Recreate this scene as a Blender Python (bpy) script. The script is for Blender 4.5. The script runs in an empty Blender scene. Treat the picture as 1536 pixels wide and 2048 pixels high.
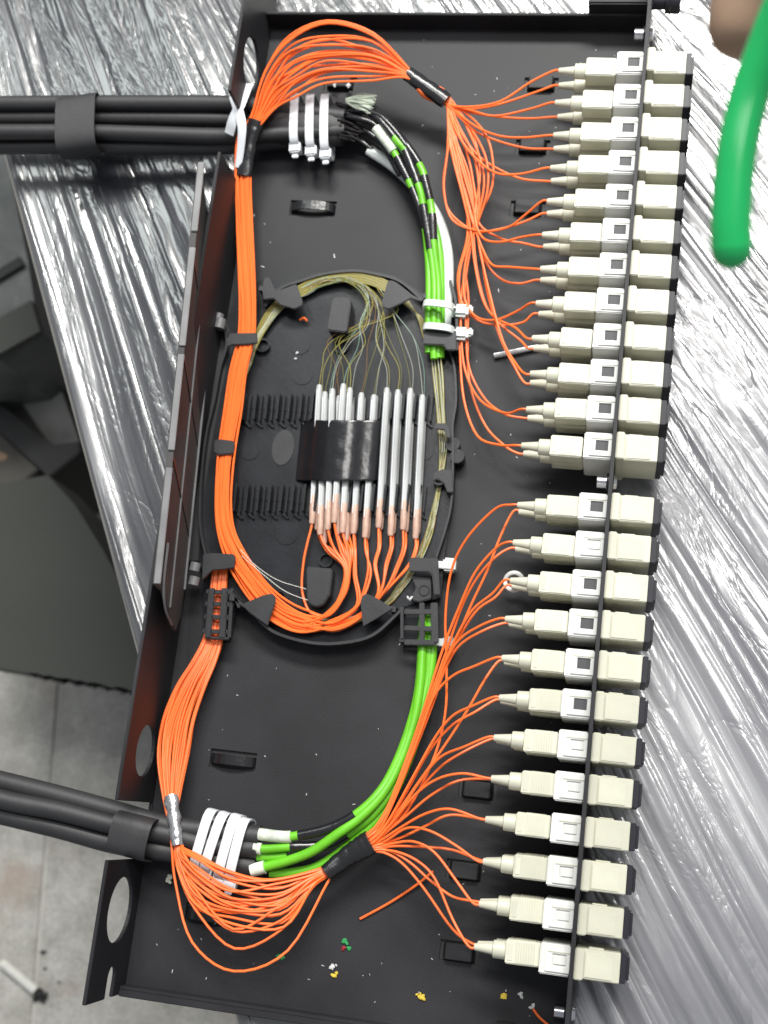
import bpy, bmesh, math, random
from mathutils import Vector, Matrix, noise
from mathutils.geometry import tessellate_polygon
random.seed(7)
C = bpy.context.scene.collection
MM = 0.001                                   # everything below is written in millimetres

# ------------------------------------------------------------------ camera, world, lamps, exposure
CAM = Vector((9.364, -150.848, 587.632))
R = Matrix(((0.9796934, -0.0754226, 0.1857746), (0.1163510, 0.9684440, -0.2204055), (-0.1632888, 0.2375448, 0.9575537)))
FPX = 2604.363
cam = bpy.data.cameras.new('camera'); co = bpy.data.objects.new('camera', cam); C.objects.link(co)
M = R.to_4x4(); M.translation = CAM * MM; co.matrix_world = M
cam.sensor_fit = 'VERTICAL'; cam.sensor_height = 36; cam.lens = 36 * FPX / 2048
cam.clip_start = 0.01; cam.clip_end = 20
cam.dof.use_dof = True; cam.dof.focus_distance = 0.545; cam.dof.aperture_fstop = 11.5
bpy.context.scene.camera = co
sc = bpy.context.scene
w = bpy.data.worlds.new('World'); sc.world = w; w.use_nodes = True
w.node_tree.nodes['Background'].inputs[0].default_value = (0.90, 0.94, 1.0, 1)
w.node_tree.nodes['Background'].inputs[1].default_value = 0.35
sc.view_settings.view_transform = 'Standard'; sc.view_settings.look = 'None'
sc.view_settings.exposure = 0.16; sc.view_settings.gamma = 1


def lamp(name, loc, target, sx, sy, power, color):
    l = bpy.data.lights.new(name, 'AREA'); l.shape = 'RECTANGLE'; l.size = sx; l.size_y = sy; l.energy = power; l.color = color
    o = bpy.data.objects.new(name, l); C.objects.link(o); o.location = loc
    o.rotation_euler = (Vector(target) - Vector(loc)).to_track_quat('-Z', 'Y').to_euler()
    return o


lamp('ceiling_lamp', (0.08, 1.25, 1.65), (0, 0.05, 0), 1.2, 0.32, 62, (1.0, 0.985, 0.94))
lamp('left_film_fill', (-1.25, 1.3, 2.1), (-0.1, 0, 0), 0.25, 1.2, 6, (0.93, 1.0, 0.97))  # added fill for highlights on the left film, no such fixture seen
lamp('side_ceiling_lamp', (0.25, 0.55, 2.1), (0.1, 0, 0), 1.2, 0.3, 16, (1.0, 0.98, 0.95))


def P(px, py, z=0.0):
    """The point at height z (mm) seen at photo pixel (px, py)."""
    d = R @ Vector(((px - 768) / FPX, (1024 - py) / FPX, -1)); return CAM + d * ((z - CAM.z) / d.z)


# ------------------------------------------------------------------ materials
def mat(name, col, rough=0.5, metal=0.0, var=0.0, vscale=120, bump=0.0, bscale=900, spec=0.5, coat=0.0, col2=None, sub=0.0, trans=0.0, rvar=0.0, stretch=None):
    m = bpy.data.materials.new(name); m.use_nodes = True; nt = m.node_tree; b = nt.nodes['Principled BSDF']
    b.inputs['Roughness'].default_value = rough; b.inputs['Metallic'].default_value = metal
    b.inputs['Specular IOR Level'].default_value = spec; b.inputs['Coat Weight'].default_value = coat
    b.inputs['Coat Roughness'].default_value = 0.12
    b.inputs['Base Color'].default_value = (*col, 1)
    if sub:
        b.inputs['Subsurface Weight'].default_value = sub; b.inputs['Subsurface Radius'].default_value = (0.002, 0.002, 0.002)
    if trans: b.inputs['Transmission Weight'].default_value = trans
    tc = nt.nodes.new('ShaderNodeTexCoord'); src = tc.outputs['Object']
    if stretch:
        mp = nt.nodes.new('ShaderNodeMapping'); mp.inputs['Scale'].default_value = stretch; nt.links.new(src, mp.inputs[0]); src = mp.outputs[0]
    if var or col2:
        n = nt.nodes.new('ShaderNodeTexNoise'); n.inputs['Scale'].default_value = vscale; n.inputs['Detail'].default_value = 4
        nt.links.new(src, n.inputs['Vector'])
        r = nt.nodes.new('ShaderNodeValToRGB'); r.color_ramp.elements[0].position = 0.35; r.color_ramp.elements[1].position = 0.7
        c2 = col2 or tuple(c * (1 + var) for c in col); c1 = col if col2 else tuple(c * (1 - var) for c in col)
        r.color_ramp.elements[0].color = (*c1, 1); r.color_ramp.elements[1].color = (*c2, 1)
        nt.links.new(n.outputs['Fac'], r.inputs[0]); nt.links.new(r.outputs[0], b.inputs['Base Color'])
        if rvar:
            q = nt.nodes.new('ShaderNodeMapRange'); q.inputs['To Min'].default_value = rough - rvar; q.inputs['To Max'].default_value = rough + rvar
            nt.links.new(n.outputs['Fac'], q.inputs[0]); nt.links.new(q.outputs[0], b.inputs['Roughness'])
    if bump:
        n = nt.nodes.new('ShaderNodeTexNoise'); n.inputs['Scale'].default_value = bscale; n.inputs['Detail'].default_value = 3
        nt.links.new(src, n.inputs['Vector'])
        bp = nt.nodes.new('ShaderNodeBump'); bp.inputs['Strength'].default_value = bump; bp.inputs['Distance'].default_value = 0.0005
        nt.links.new(n.outputs['Fac'], bp.inputs['Height']); nt.links.new(bp.outputs[0], b.inputs['Normal'])
    return m


MT = dict(
    steel_paint=mat('black_powder_coat', (0.021, 0.021, 0.024), 0.52, var=0.3, vscale=16, bump=0.18, bscale=1700, spec=0.26, rvar=0.06),
    tray=mat('black_moulded_plastic', (0.012, 0.013, 0.016), 0.30, var=0.2, vscale=60, bump=0.10, bscale=500, spec=0.3, rvar=0.06),
    clip=mat('matt_black_plastic', (0.024, 0.024, 0.027), 0.45, var=0.15, spec=0.35, bump=0.1, bscale=900),
    lid=mat('smoky_brown_plastic', (0.060, 0.057, 0.057), 0.55, var=0.3, vscale=25, spec=0.2, bump=0.05, bscale=120),
    lid_rim=mat('grey_black_plastic', (0.15, 0.15, 0.155), 0.42, var=0.15, vscale=80),
    orange=mat('orange_fibre_jacket', (0.93, 0.165, 0.030), 0.42, var=0.06, vscale=70, spec=0.4),
    green=mat('lime_buffer_tube', (0.14, 0.50, 0.022), 0.33, var=0.16, vscale=60, spec=0.5),
    cable=mat('black_cable_jacket', (0.018, 0.018, 0.020), 0.58, var=0.15, vscale=60, bump=0.2, bscale=400, spec=0.6),
    tape=mat('black_electrical_tape', (0.012, 0.012, 0.014), 0.22, var=0.15, vscale=50, bump=0.5, bscale=160, spec=0.6),
    cream=mat('cream_connector_plastic', (0.575, 0.568, 0.46), 0.45, var=0.05, vscale=90, bump=0.06, bscale=700, sub=0.05),
    white=mat('white_adapter_frame', (0.69, 0.69, 0.665), 0.36, var=0.03, vscale=90),
    hole=mat('dark_window_recess', (0.05, 0.05, 0.055), 0.6, var=0.1),
    cap=mat('black_dust_cap', (0.020, 0.020, 0.027), 0.4, var=0.15, spec=0.25),
    tie=mat('white_nylon', (0.66, 0.68, 0.71), 0.32, var=0.05, vscale=90, sub=0.15),
    clear=mat('milky_clear_nylon', (0.62, 0.66, 0.64), 0.25, var=0.08, vscale=200, sub=0.2),
    metal=mat('zinc_plated_steel', (0.62, 0.62, 0.66), 0.28, 1.0, var=0.1),
    sleeve=mat('clear_splice_sleeve', (0.40, 0.41, 0.41), 0.5, var=0.25, vscale=160, spec=0.4, sub=0.2, stretch=(1, .15, 1)),
    pink=mat('sleeve_end_with_fibre', (0.56, 0.37, 0.29), 0.3, var=0.15, vscale=200, spec=0.6),
    yellow=mat('yellow_bare_fibre', (0.36, 0.32, 0.07), 0.4), olive=mat('olive_bare_fibre', (0.19, 0.19, 0.06), 0.45),
    pale=mat('pale_bare_fibre', (0.42, 0.44, 0.38), 0.35), brown=mat('brown_bare_fibre', (0.22, 0.12, 0.04), 0.45), mint=mat('mint_bare_fibre', (0.20, 0.34, 0.27), 0.4),
    carton=mat('charcoal_carton', (0.048, 0.051, 0.045), 0.8, var=0.10, vscale=4, bump=0.4, bscale=300),
    dark=mat('black_strap', (0.012, 0.012, 0.013), 0.6, var=0.2, vscale=20),
    grey_lid=mat('grey_crate', (0.24, 0.245, 0.23), 0.5, var=0.5, vscale=9),
    cord=mat('green_cord_jacket', (0.010, 0.40, 0.105), 0.24, var=0.06, vscale=40),
    paper=mat('white_paper', (0.62, 0.62, 0.58), 0.7, var=0.06, vscale=150), ash=mat('burnt_ash', (0.02, 0.02, 0.02), 0.9, var=0.5, vscale=500, bump=1, bscale=500),
    skin=mat('skin', (0.33, 0.215, 0.145), 0.6, var=0.1, vscale=60, sub=0.1), nail=mat('nail', (0.55, 0.36, 0.28), 0.3, var=0.05),
    yellow_bit=mat('yellow_gel_crumb', (0.65, 0.48, 0.06), 0.4, var=0.2, vscale=900), green_bit=mat('green_crumb', (0.03, 0.30, 0.09), 0.4, var=0.2, vscale=900),
    red_bit=mat('red_crumb', (0.30, 0.02, 0.03), 0.4, var=0.2, vscale=900), white_bit=mat('white_crumb', (0.55, 0.56, 0.56), 0.5, var=0.2, vscale=900),
    silver=mat('silver_tape', (0.50, 0.50, 0.52), 0.22, 0.75, var=0.25, vscale=90, bump=0.9, bscale=260),
    foam=mat('white_gel_end', (0.60, 0.66, 0.56), 0.35, var=0.25, vscale=160, bump=0.4, bscale=300, sub=0.1),
)


for key in ('cream', 'white', 'orange'):
    m_ = MT[key]; nt = m_.node_tree; b = nt.nodes['Principled BSDF']; src = b.inputs['Base Color'].links[0].from_socket
    oi = nt.nodes.new('ShaderNodeObjectInfo'); mr = nt.nodes.new('ShaderNodeMapRange'); mr.inputs['To Min'].default_value = 0.90; mr.inputs['To Max'].default_value = 1.07
    nt.links.new(oi.outputs['Random'], mr.inputs[0]); hv = nt.nodes.new('ShaderNodeHueSaturation'); nt.links.new(mr.outputs[0], hv.inputs['Value']); nt.links.new(src, hv.inputs['Color']); nt.links.new(hv.outputs[0], b.inputs['Base Color'])

# ------------------------------------------------------------------ mesh builder
class MB:
    def __init__(self): self.v = []; self.f = []; self.sm = []

    def add(self, vs, fs, smooth=False):
        k = len(self.v); self.v += [Vector(v) for v in vs]; self.f += [[i + k for i in f] for f in fs]; self.sm += [smooth] * len(fs)
        return self

    def box(self, a, b, rot=None, about=None):
        (x0, y0, z0), (x1, y1, z1) = a, b
        vs = [Vector(p) for p in ((x0, y0, z0), (x1, y0, z0), (x1, y1, z0), (x0, y1, z0), (x0, y0, z1), (x1, y0, z1), (x1, y1, z1), (x0, y1, z1))]
        if rot is not None:
            c = Vector(about) if about is not None else sum(vs, Vector()) / 8; vs = [rot @ (v - c) + c for v in vs]
        return self.add(vs, [(0, 3, 2, 1), (4, 5, 6, 7), (0, 1, 5, 4), (1, 2, 6, 5), (2, 3, 7, 6), (3, 0, 4, 7)])

    def bar(self, p, q, wd, h, up=(0, 0, 1)):
        p, q = Vector(p), Vector(q); t = (q - p).normalized(); u = Vector(up); s = t.cross(u).normalized() * wd / 2; n = s.cross(t).normalized() * h / 2
        vs = [e + a * s + b * n for e in (p, q) for a, b in ((-1, -1), (1, -1), (1, 1), (-1, 1))]
        return self.add(vs, [(0, 1, 2, 3), (7, 6, 5, 4), (0, 4, 5, 1), (1, 5, 6, 2), (2, 6, 7, 3), (3, 7, 4, 0)])

    def prism(self, poly, z0, z1, holes=(), xf=None):
        """poly and holes in 2D, z0..z1 thickness; xf maps (a, b, h) to 3D."""
        xf = xf or (lambda a, b, h: Vector((a, b, h)))
        loops = [list(poly)] + [list(h) for h in holes]; flat = [p for l in loops for p in l]; n = len(flat)
        tri = tessellate_polygon([[Vector((p[0], p[1], 0)) for p in l] for l in loops])
        vs = [xf(p[0], p[1], z0) for p in flat] + [xf(p[0], p[1], z1) for p in flat]; fs = []
        for a, b, c in tri: fs += [(a, b, c), (a + n, c + n, b + n)]
        k = 0
        for l in loops:
            m = len(l)
            for i in range(m): j = (i + 1) % m; fs.append((k + i, k + j, k + j + n, k + i + n))
            k += m
        return self.add(vs, fs)

    def tube(self, pts, r, seg=8, rz=None, cap=True, pt=False):
        pts = [Vector(p) for p in pts]; n = len(pts); rs = r if isinstance(r, (list, tuple)) else [r] * n
        rzs = rs if rz is None else (rz if isinstance(rz, (list, tuple)) else [rz] * n)
        vs = []; last = None
        for i, p in enumerate(pts):
            t = pts[min(i + 1, n - 1)] - pts[max(i - 1, 0)]
            t = t.normalized() if t.length > 1e-9 else Vector((1, 0, 0))
            u = Vector((0, 0, 1)) if abs(t.z) < 0.95 else (last or Vector((0, 1, 0)))
            if pt and last is not None: u = last
            s = t.cross(u).normalized(); up = s.cross(t).normalized(); last = up
            for k in range(seg):
                a = 2 * math.pi * k / seg; vs.append(p + s * rs[i] * math.cos(a) + up * rzs[i] * math.sin(a))
        fs = [(i * seg + k, i * seg + (k + 1) % seg, (i + 1) * seg + (k + 1) % seg, (i + 1) * seg + k) for i in range(n - 1) for k in range(seg)]
        if cap: fs += [tuple(range(seg))[::-1], tuple((n - 1) * seg + k for k in range(seg))]
        return self.add(vs, fs, True)

    def lathe(self, prof, seg=16):
        """prof: (x, r) along the x axis."""
        return self.tube([(x, 0, 0) for x, _ in prof], [max(r, .01) for _, r in prof], seg)

    def mesh(self, name, m, org=(0, 0, 0), bevel=0.0):
        me = bpy.data.meshes.new(name); o = Vector(org)
        me.from_pydata([(v - o) * MM for v in self.v], [], self.f)
        for p, s in zip(me.polygons, self.sm): p.use_smooth = s
        bm = bmesh.new(); bm.from_mesh(me)
        bmesh.ops.recalc_face_normals(bm, faces=bm.faces)
        if bevel:
            ed = [e for e in bm.edges if len(e.link_faces) == 2 and e.calc_face_angle(0) > 0.6]
            bmesh.ops.bevel(bm, geom=ed, offset=bevel * MM, segments=2, affect='EDGES', clamp_overlap=True)
        for e in bm.edges:
            if len(e.link_faces) == 2 and e.calc_face_angle(0) > 0.7: e.smooth = False
        bm.to_mesh(me); bm.free()
        me.materials.append(m)
        return me

    def build(self, name, m, parent=None, bevel=0.0):
        org = Vector(parent['o']) if parent is not None and 'o' in parent.keys() else Vector()
        me = self.mesh(name, m, org, bevel)
        o = bpy.data.objects.new(name, me); C.objects.link(o)
        if parent is not None: o.parent = parent; o['o'] = tuple(org)
        return o


ORG = []


def thing(name, label, cat, loc=(0, 0, 0), group=None):
    o = bpy.data.objects.new(name, None); C.objects.link(o); o.empty_display_size = 0.01
    o.location = Vector(loc) * MM; o['o'] = tuple(loc); o['label'] = label; o['category'] = cat; ORG.append(o)
    if group: o['group'] = group
    return o


def tag(o, label, cat, group=None):
    o['label'] = label; o['category'] = cat
    if group: o['group'] = group
    return o


def struct(o): o['kind'] = 'structure'; return o


def crv(pts, n=6):
    """Catmull-Rom through the points."""
    p = [Vector(q) for q in pts]; p = [p[0] * 2 - p[1]] + p + [p[-1] * 2 - p[-2]]; out = []
    for i in range(1, len(p) - 2):
        a, b, c, d = p[i - 1:i + 3]
        for k in range(n):
            t = k / n; out.append(0.5 * ((2 * b) + (c - a) * t + (2 * a - 5 * b + 4 * c - d) * t * t + (3 * b - a - 3 * c + d) * t ** 3))
    out.append(p[-2]); return out


def PP(l, z=None): return [P(q[0], q[1], q[2] if len(q) > 2 else z) for q in l]


def poly(l, z): return [(v.x, v.y) for v in PP([(a, b) for a, b in l], z)]


def circ(cx, cy, r, n=28, ry=None): return [(cx + r * math.cos(2 * math.pi * i / n), cy + (ry or r) * math.sin(2 * math.pi * i / n)) for i in range(n)]


ORD = ['first', 'second', 'third', 'fourth', 'fifth', 'sixth', 'seventh', 'eighth', 'ninth', 'tenth', 'eleventh', 'twelfth']

# ------------------------------------------------------------------ floor
FZ = -520
fl = MB()
fl.box((-3000, -3000, FZ - 12), (3000, 3000, FZ - 2.5))
fm = mat('speckled_concrete', (0.34, 0.33, 0.30), 0.62, bump=0.5, bscale=260, col2=(0.46, 0.448, 0.415), vscale=45)
nt = fm.node_tree; b = nt.nodes['Principled BSDF']; old = b.inputs['Base Color'].links[0].from_socket
tc = nt.nodes.new('ShaderNodeTexCoord')
n2 = nt.nodes.new('ShaderNodeTexNoise'); n2.inputs['Scale'].default_value = 420; n2.inputs['Detail'].default_value = 2
nt.links.new(tc.outputs['Object'], n2.inputs['Vector'])
mx = nt.nodes.new('ShaderNodeMix'); mx.data_type = 'RGBA'; mx.blend_type = 'OVERLAY'; mx.inputs[0].default_value = 0.45
nt.links.new(old, mx.inputs[6]); nt.links.new(n2.outputs['Fac'], mx.inputs[7])
n3 = nt.nodes.new('ShaderNodeTexNoise'); n3.inputs['Scale'].default_value = 14; n3.inputs['Detail'].default_value = 5
nt.links.new(tc.outputs['Object'], n3.inputs['Vector'])
r3 = nt.nodes.new('ShaderNodeValToRGB'); r3.color_ramp.elements[0].position = 0.60; r3.color_ramp.elements[1].position = 0.74
r3.color_ramp.elements[0].color = (0, 0, 0, 1); r3.color_ramp.elements[1].color = (0.45, 0.45, 0.45, 1); nt.links.new(n3.outputs['Fac'], r3.inputs[0])
mx2 = nt.nodes.new('ShaderNodeMix'); mx2.data_type = 'RGBA'; mx2.inputs[7].default_value = (0.34, 0.23, 0.17, 1)
nt.links.new(mx.outputs[2], mx2.inputs[6]); nt.links.new(r3.outputs[0], mx2.inputs[0]); nt.links.new(mx2.outputs[2], b.inputs['Base Color'])
floor = struct(fl.build('floor', mat('pale_grout', (0.55, 0.54, 0.50), 0.8, var=0.1, vscale=60)))
ja = P(112, 1385, FZ); jb = P(98, 1560, FZ); jc = P(0, 1290, FZ)
ang = math.atan2((ja - jb).y, (ja - jb).x) - math.pi / 2
rz = Matrix.Rotation(ang, 3, 'Z'); T = 430; G = 1.3; tile_me = None
for i in range(-3, 3):
    for j in range(-3, 3):
        c = Vector((ja.x, jc.y - 18, 0)) + rz @ Vector(((i + .5) * T, (j + .5) * T, 0))
        if tile_me is None:
            mb = MB().box((-T / 2 + G, -T / 2 + G, FZ - 2.0), (T / 2 - G, T / 2 - G, FZ)); tile_me = mb.mesh('tile', fm, bevel=0.8)
        o = bpy.data.objects.new('tile', tile_me); C.objects.link(o); o.parent = floor; o.location = c * MM; o.rotation_euler = (0, 0, ang)

# ------------------------------------------------------------------ the film-wrapped box the tray lies on
e0 = P(0, 300, -2); e1 = P(274, 1328, -2); ed = (e1 - e0).normalized(); en = Vector((-ed.y, ed.x, 0))
if en.x < 0: en = -en
if ed.y > 0: ed = -ed
L0, L1, WX = -330, 760, 620
FC = P(-775, -2363, -2); FR0 = (P(700, 1000, -2) - FC).length                     # along the edge, and away from it


def W2(a, s, z): v = e0 + ed * a + en * s; return Vector((v.x, v.y, z))


wb = thing('wrapped_carton', 'large dark carton wrapped in crinkled clear stretch film, lying under the black tray', 'wrapped box', W2(100, 200, FZ))
mb = MB(); q = [W2(L0 + 6, 6, 0), W2(L1 - 6, 6, 0), W2(L1 - 6, WX, 0), W2(L0 + 6, WX, 0)]
mb.prism([(v.x, v.y) for v in q], FZ + 1, -11); mb.build('carton', MT['dark'], wb)

film = bpy.data.materials.new('stretch_film'); film.use_nodes = True; nt = film.node_tree; b = nt.nodes['Principled BSDF']
b.inputs['Roughness'].default_value = 0.26; b.inputs['Specular IOR Level'].default_value = 0.9; b.inputs['Coat Weight'].default_value = 0.8; b.inputs['Coat Roughness'].default_value = 0.09; b.inputs['Coat IOR'].default_value = 1.65
uv = nt.nodes.new('ShaderNodeUVMap')


def fnoise(sx, sy, det, dist=0.0, off=0):
    mp = nt.nodes.new('ShaderNodeMapping'); mp.inputs['Scale'].default_value = (sx, sy, 1); mp.inputs['Location'].default_value = (off, off * 1.7, 0)
    nt.links.new(uv.outputs[0], mp.inputs[0]); n = nt.nodes.new('ShaderNodeTexNoise'); n.inputs['Scale'].default_value = 1; n.inputs['Detail'].default_value = det
    n.inputs['Distortion'].default_value = dist; nt.links.new(mp.outputs[0], n.inputs['Vector']); return n.outputs['Fac']


def ramp(src, stops):
    r = nt.nodes.new('ShaderNodeValToRGB'); e = r.color_ramp.elements
    while len(e) < len(stops): e.new(0.5)
    for k, (p_, c_) in enumerate(stops): e[k].position = p_; e[k].color = (*c_, 1)
    nt.links.new(src, r.inputs[0]); return r.outputs[0]


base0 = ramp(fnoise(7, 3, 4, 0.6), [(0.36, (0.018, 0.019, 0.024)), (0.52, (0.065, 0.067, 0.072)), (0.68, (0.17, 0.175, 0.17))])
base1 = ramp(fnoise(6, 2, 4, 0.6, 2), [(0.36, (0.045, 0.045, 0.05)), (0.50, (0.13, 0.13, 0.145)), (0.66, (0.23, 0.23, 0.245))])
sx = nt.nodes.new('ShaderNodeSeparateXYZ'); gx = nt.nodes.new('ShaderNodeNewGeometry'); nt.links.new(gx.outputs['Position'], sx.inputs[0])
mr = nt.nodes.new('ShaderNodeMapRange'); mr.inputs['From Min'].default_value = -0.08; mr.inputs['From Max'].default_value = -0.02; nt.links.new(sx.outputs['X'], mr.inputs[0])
bm_ = nt.nodes.new('ShaderNodeMix'); bm_.data_type = 'RGBA'; nt.links.new(mr.outputs[0], bm_.inputs[0]); nt.links.new(base0, bm_.inputs[6]); nt.links.new(base1, bm_.inputs[7]); base = bm_.outputs[2]   # bright glare put into the base colour, paler toward the right
def math_(op, a_, b_=None):
    n = nt.nodes.new('ShaderNodeMath'); n.operation = op
    for k, v in enumerate((a_, b_)):
        if v is None: continue
        if isinstance(v, (int, float)): n.inputs[k].default_value = v
        else: nt.links.new(v, n.inputs[k])
    return n.outputs[0]


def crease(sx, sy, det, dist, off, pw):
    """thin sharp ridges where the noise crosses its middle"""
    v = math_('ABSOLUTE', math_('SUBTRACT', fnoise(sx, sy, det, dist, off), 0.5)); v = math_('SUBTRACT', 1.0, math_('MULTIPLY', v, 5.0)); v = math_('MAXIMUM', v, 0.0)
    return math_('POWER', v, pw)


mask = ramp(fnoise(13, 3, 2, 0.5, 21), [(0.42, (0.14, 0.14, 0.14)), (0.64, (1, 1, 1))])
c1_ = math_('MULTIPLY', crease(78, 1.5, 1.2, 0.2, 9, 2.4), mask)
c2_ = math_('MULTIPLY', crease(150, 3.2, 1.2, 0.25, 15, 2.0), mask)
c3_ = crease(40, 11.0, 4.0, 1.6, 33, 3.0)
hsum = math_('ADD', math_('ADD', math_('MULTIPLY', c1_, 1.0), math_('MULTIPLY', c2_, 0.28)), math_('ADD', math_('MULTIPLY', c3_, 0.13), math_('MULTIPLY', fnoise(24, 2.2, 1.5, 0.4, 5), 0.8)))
strk = ramp(math_('ADD', math_('MULTIPLY', c1_, 0.7), math_('MULTIPLY', c2_, 0.3)), [(0.10, (0, 0, 0)), (0.4, (0.16, 0.16, 0.165)), (0.75, (0.60, 0.60, 0.61))])  # milky folded film, plus white glints painted along the creases
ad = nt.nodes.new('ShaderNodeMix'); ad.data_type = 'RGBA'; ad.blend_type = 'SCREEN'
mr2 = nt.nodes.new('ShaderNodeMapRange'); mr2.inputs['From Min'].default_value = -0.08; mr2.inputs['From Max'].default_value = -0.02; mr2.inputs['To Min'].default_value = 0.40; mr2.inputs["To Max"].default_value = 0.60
nt.links.new(sx.outputs['X'], mr2.inputs[0]); nt.links.new(mr2.outputs[0], ad.inputs[0])   # painted glints weaker to the left, stronger to the right
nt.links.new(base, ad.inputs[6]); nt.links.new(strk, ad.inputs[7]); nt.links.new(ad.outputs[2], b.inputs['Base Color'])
bp = nt.nodes.new('ShaderNodeBump'); bp.inputs['Strength'].default_value = 0.85; bp.inputs['Distance'].default_value = 0.0015
nt.links.new(hsum, bp.inputs['Height']); nt.links.new(bp.outputs[0], b.inputs['Normal']); nt.links.new(bp.outputs[0], b.inputs['Coat Normal'])

NX, NY = 330, 340
vs, fs, uvs = [], [], []
org = Vector(wb['o'])
for j in range(NY + 1):
    for i in range(NX + 1):
        a = L0 + (L1 - L0) * j / NY; s = WX * i / NX * (0.35 + 0.65 * i / NX) if False else WX * i / NX
        w_ = W2(a, s, 0) - FC; w_.z = 0                                  # folds fan out across the box
        U = math.atan2(w_.x, -w_.y) * FR0; V = w_.length
        U += 5 * noise.noise(Vector((U / 90, V / 160, 2)))
        big = noise.noise(Vector((U / 26, V / 320, 0.3)))
        rid = 1 - abs(noise.noise(Vector((U / 13 + 0.5 * noise.noise(Vector((U / 40, V / 200, 4))), V / 300, 1.7)))) * 2
        rid2 = 1 - abs(noise.noise(Vector((U / 6.5, V / 180, 5.1)))) * 2
        msk = max(0.0, min(1.0, 0.5 + 1.6 * noise.noise(Vector((U / 60, V / 140, 8)))))
        z = -4.4 + 0.8 * big + msk * (1.5 * max(0, rid - .6) + 1.1 * max(0, rid2 - .6)) * 1.6
        under = min(1.0, max(0.0, s / 10)); z = z * under + (-7 * (1 - under) ** 2) * (1 - under)
        p = W2(a, s, z)
        inside = -198 < p.x < 3 and -244 < p.y < 244
        if inside: p.z = min(p.z, -2.4 - 5.0 * min(1, max(0, min(p.x + 198, 3 - p.x, p.y + 244, 244 - p.y) / 6)))
        p.z = min(p.z, -0.8)
        vs.append((p - org) * MM); uvs.append((U / 1000, V / 1000))
for j in range(NY):
    for i in range(NX): k = j * (NX + 1) + i; fs.append((k, k + 1, k + NX + 2, k + NX + 1))
n0 = len(vs)                                       # the film going down the sides
for j in range(NY + 1):
    a = L0 + (L1 - L0) * j / NY; p = W2(a, -1.5 + 2 * noise.noise(Vector((a / 20, 3, 3))), FZ + 2); vs.append((p - org) * MM); uvs.append((0.5, a / 1000))
for j in range(NY): fs.append((j * (NX + 1), (j + 1) * (NX + 1), n0 + j + 1, n0 + j))
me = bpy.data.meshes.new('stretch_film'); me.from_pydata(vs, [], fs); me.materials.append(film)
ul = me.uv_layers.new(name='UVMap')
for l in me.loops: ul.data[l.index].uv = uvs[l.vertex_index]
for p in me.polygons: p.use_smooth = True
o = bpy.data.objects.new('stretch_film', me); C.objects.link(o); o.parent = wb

# ------------------------------------------------------------------ things on the floor beside it
t = thing('carton', 'flat charcoal grey carton on the floor with a torn black lower edge', 'box', P(120, 1150, FZ))
CT = -330
bot = [(-60, 1326)]
for k in range(34):
    x = -60 + (345 + 60) * k / 33; y = 1326 + 60 * (x + 60) / 360; bot.append((x, y + (random.uniform(-2.5, 3.5) if x > 60 else 0)))
pl = [(-60, 975), (0, 967), (95, 950), (150, 1010), (206, 1100), (330, 1330)]
MB().prism(poly(pl[:] + bot[::-1][0:-1] + [(-60, 1326)], CT), CT - 60, CT).build('lid_panel', MT['carton'], t)
rag = MB()
for k in range(60):
    x = 60 + 240 * k / 60; y = 1347 + 60 * (x - 60) / 360
    a_ = P(x, y - 3, CT - 3); b_ = P(x + random.uniform(2, 9), y + random.uniform(3, 10), CT - 3); rag.bar(a_, b_, random.uniform(2, 4), 1.2)
rag.build('torn_edge', MT['dark'], t)
t = thing('storage_crate', 'dark crate behind the charcoal carton with a pale scuffed lid', 'crate', P(60, 800, FZ))
MB().prism(poly([(-80, 680), (60, 570), (110, 700), (160, 880), (150, 900), (90, 960), (-80, 980)], -400), FZ + 1, -400).build('crate_body', MT['carton'], t)
MB().prism(poly([(20, 770), (70, 680), (112, 750), (160, 888), (104, 895)], -396), -399.5, -396).build('lid', MT['grey_lid'], t)
tag(MB().prism(poly([(-60, 765), (0, 806), (106, 889), (158, 882), (160, 905), (97, 955), (77, 936), (0, 865), (-60, 815)], -380), -388, -380).build('black_strap', MT['dark'], None, 1), 'wide black strap lying diagonally across the dark crate', 'strap')
t = thing('dark_block', 'scuffed dark block with a tan mark between strap and charcoal carton', 'block', P(20, 920, -392))
MB().prism(poly([(-60, 822), (0, 868), (78, 938), (42, 966), (-60, 980)], -384), -392, -384).build('block_body', mat('scuffed_grey', (0.055, 0.052, 0.045), 0.7, var=0.4, vscale=18), t, 1)
MB().prism(poly([(-6, 898), (16, 912), (8, 922), (-6, 920)], -383.6), -384, -383.6).build('tan_mark', mat('tan_label', (0.22, 0.14, 0.09), 0.7, var=0.2), t)
t = thing('wrapped_bale', 'murky film wrapped bundle with a black band beyond the strap', 'bundle', P(10, 480, FZ))
gf = mat('murky_film', (0.05, 0.053, 0.052), 0.28, col2=(0.16, 0.165, 0.16), vscale=12, bump=0.8, bscale=60, spec=0.8)
MB().prism(poly([(-120, 300), (10, 300), (55, 520), (78, 660), (0, 720), (-120, 740)], -300), FZ + 1, -300).build('bundle_body', gf, t)
MB().bar(P(-60, 585, -297), P(45, 522, -297), 8, 3).build('band', MT['dark'], t)
MB().prism(poly([(-60, 668), (62, 600), (80, 662), (-60, 740)], -290), -298, -290).build('flap', MT['carton'], t)

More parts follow.
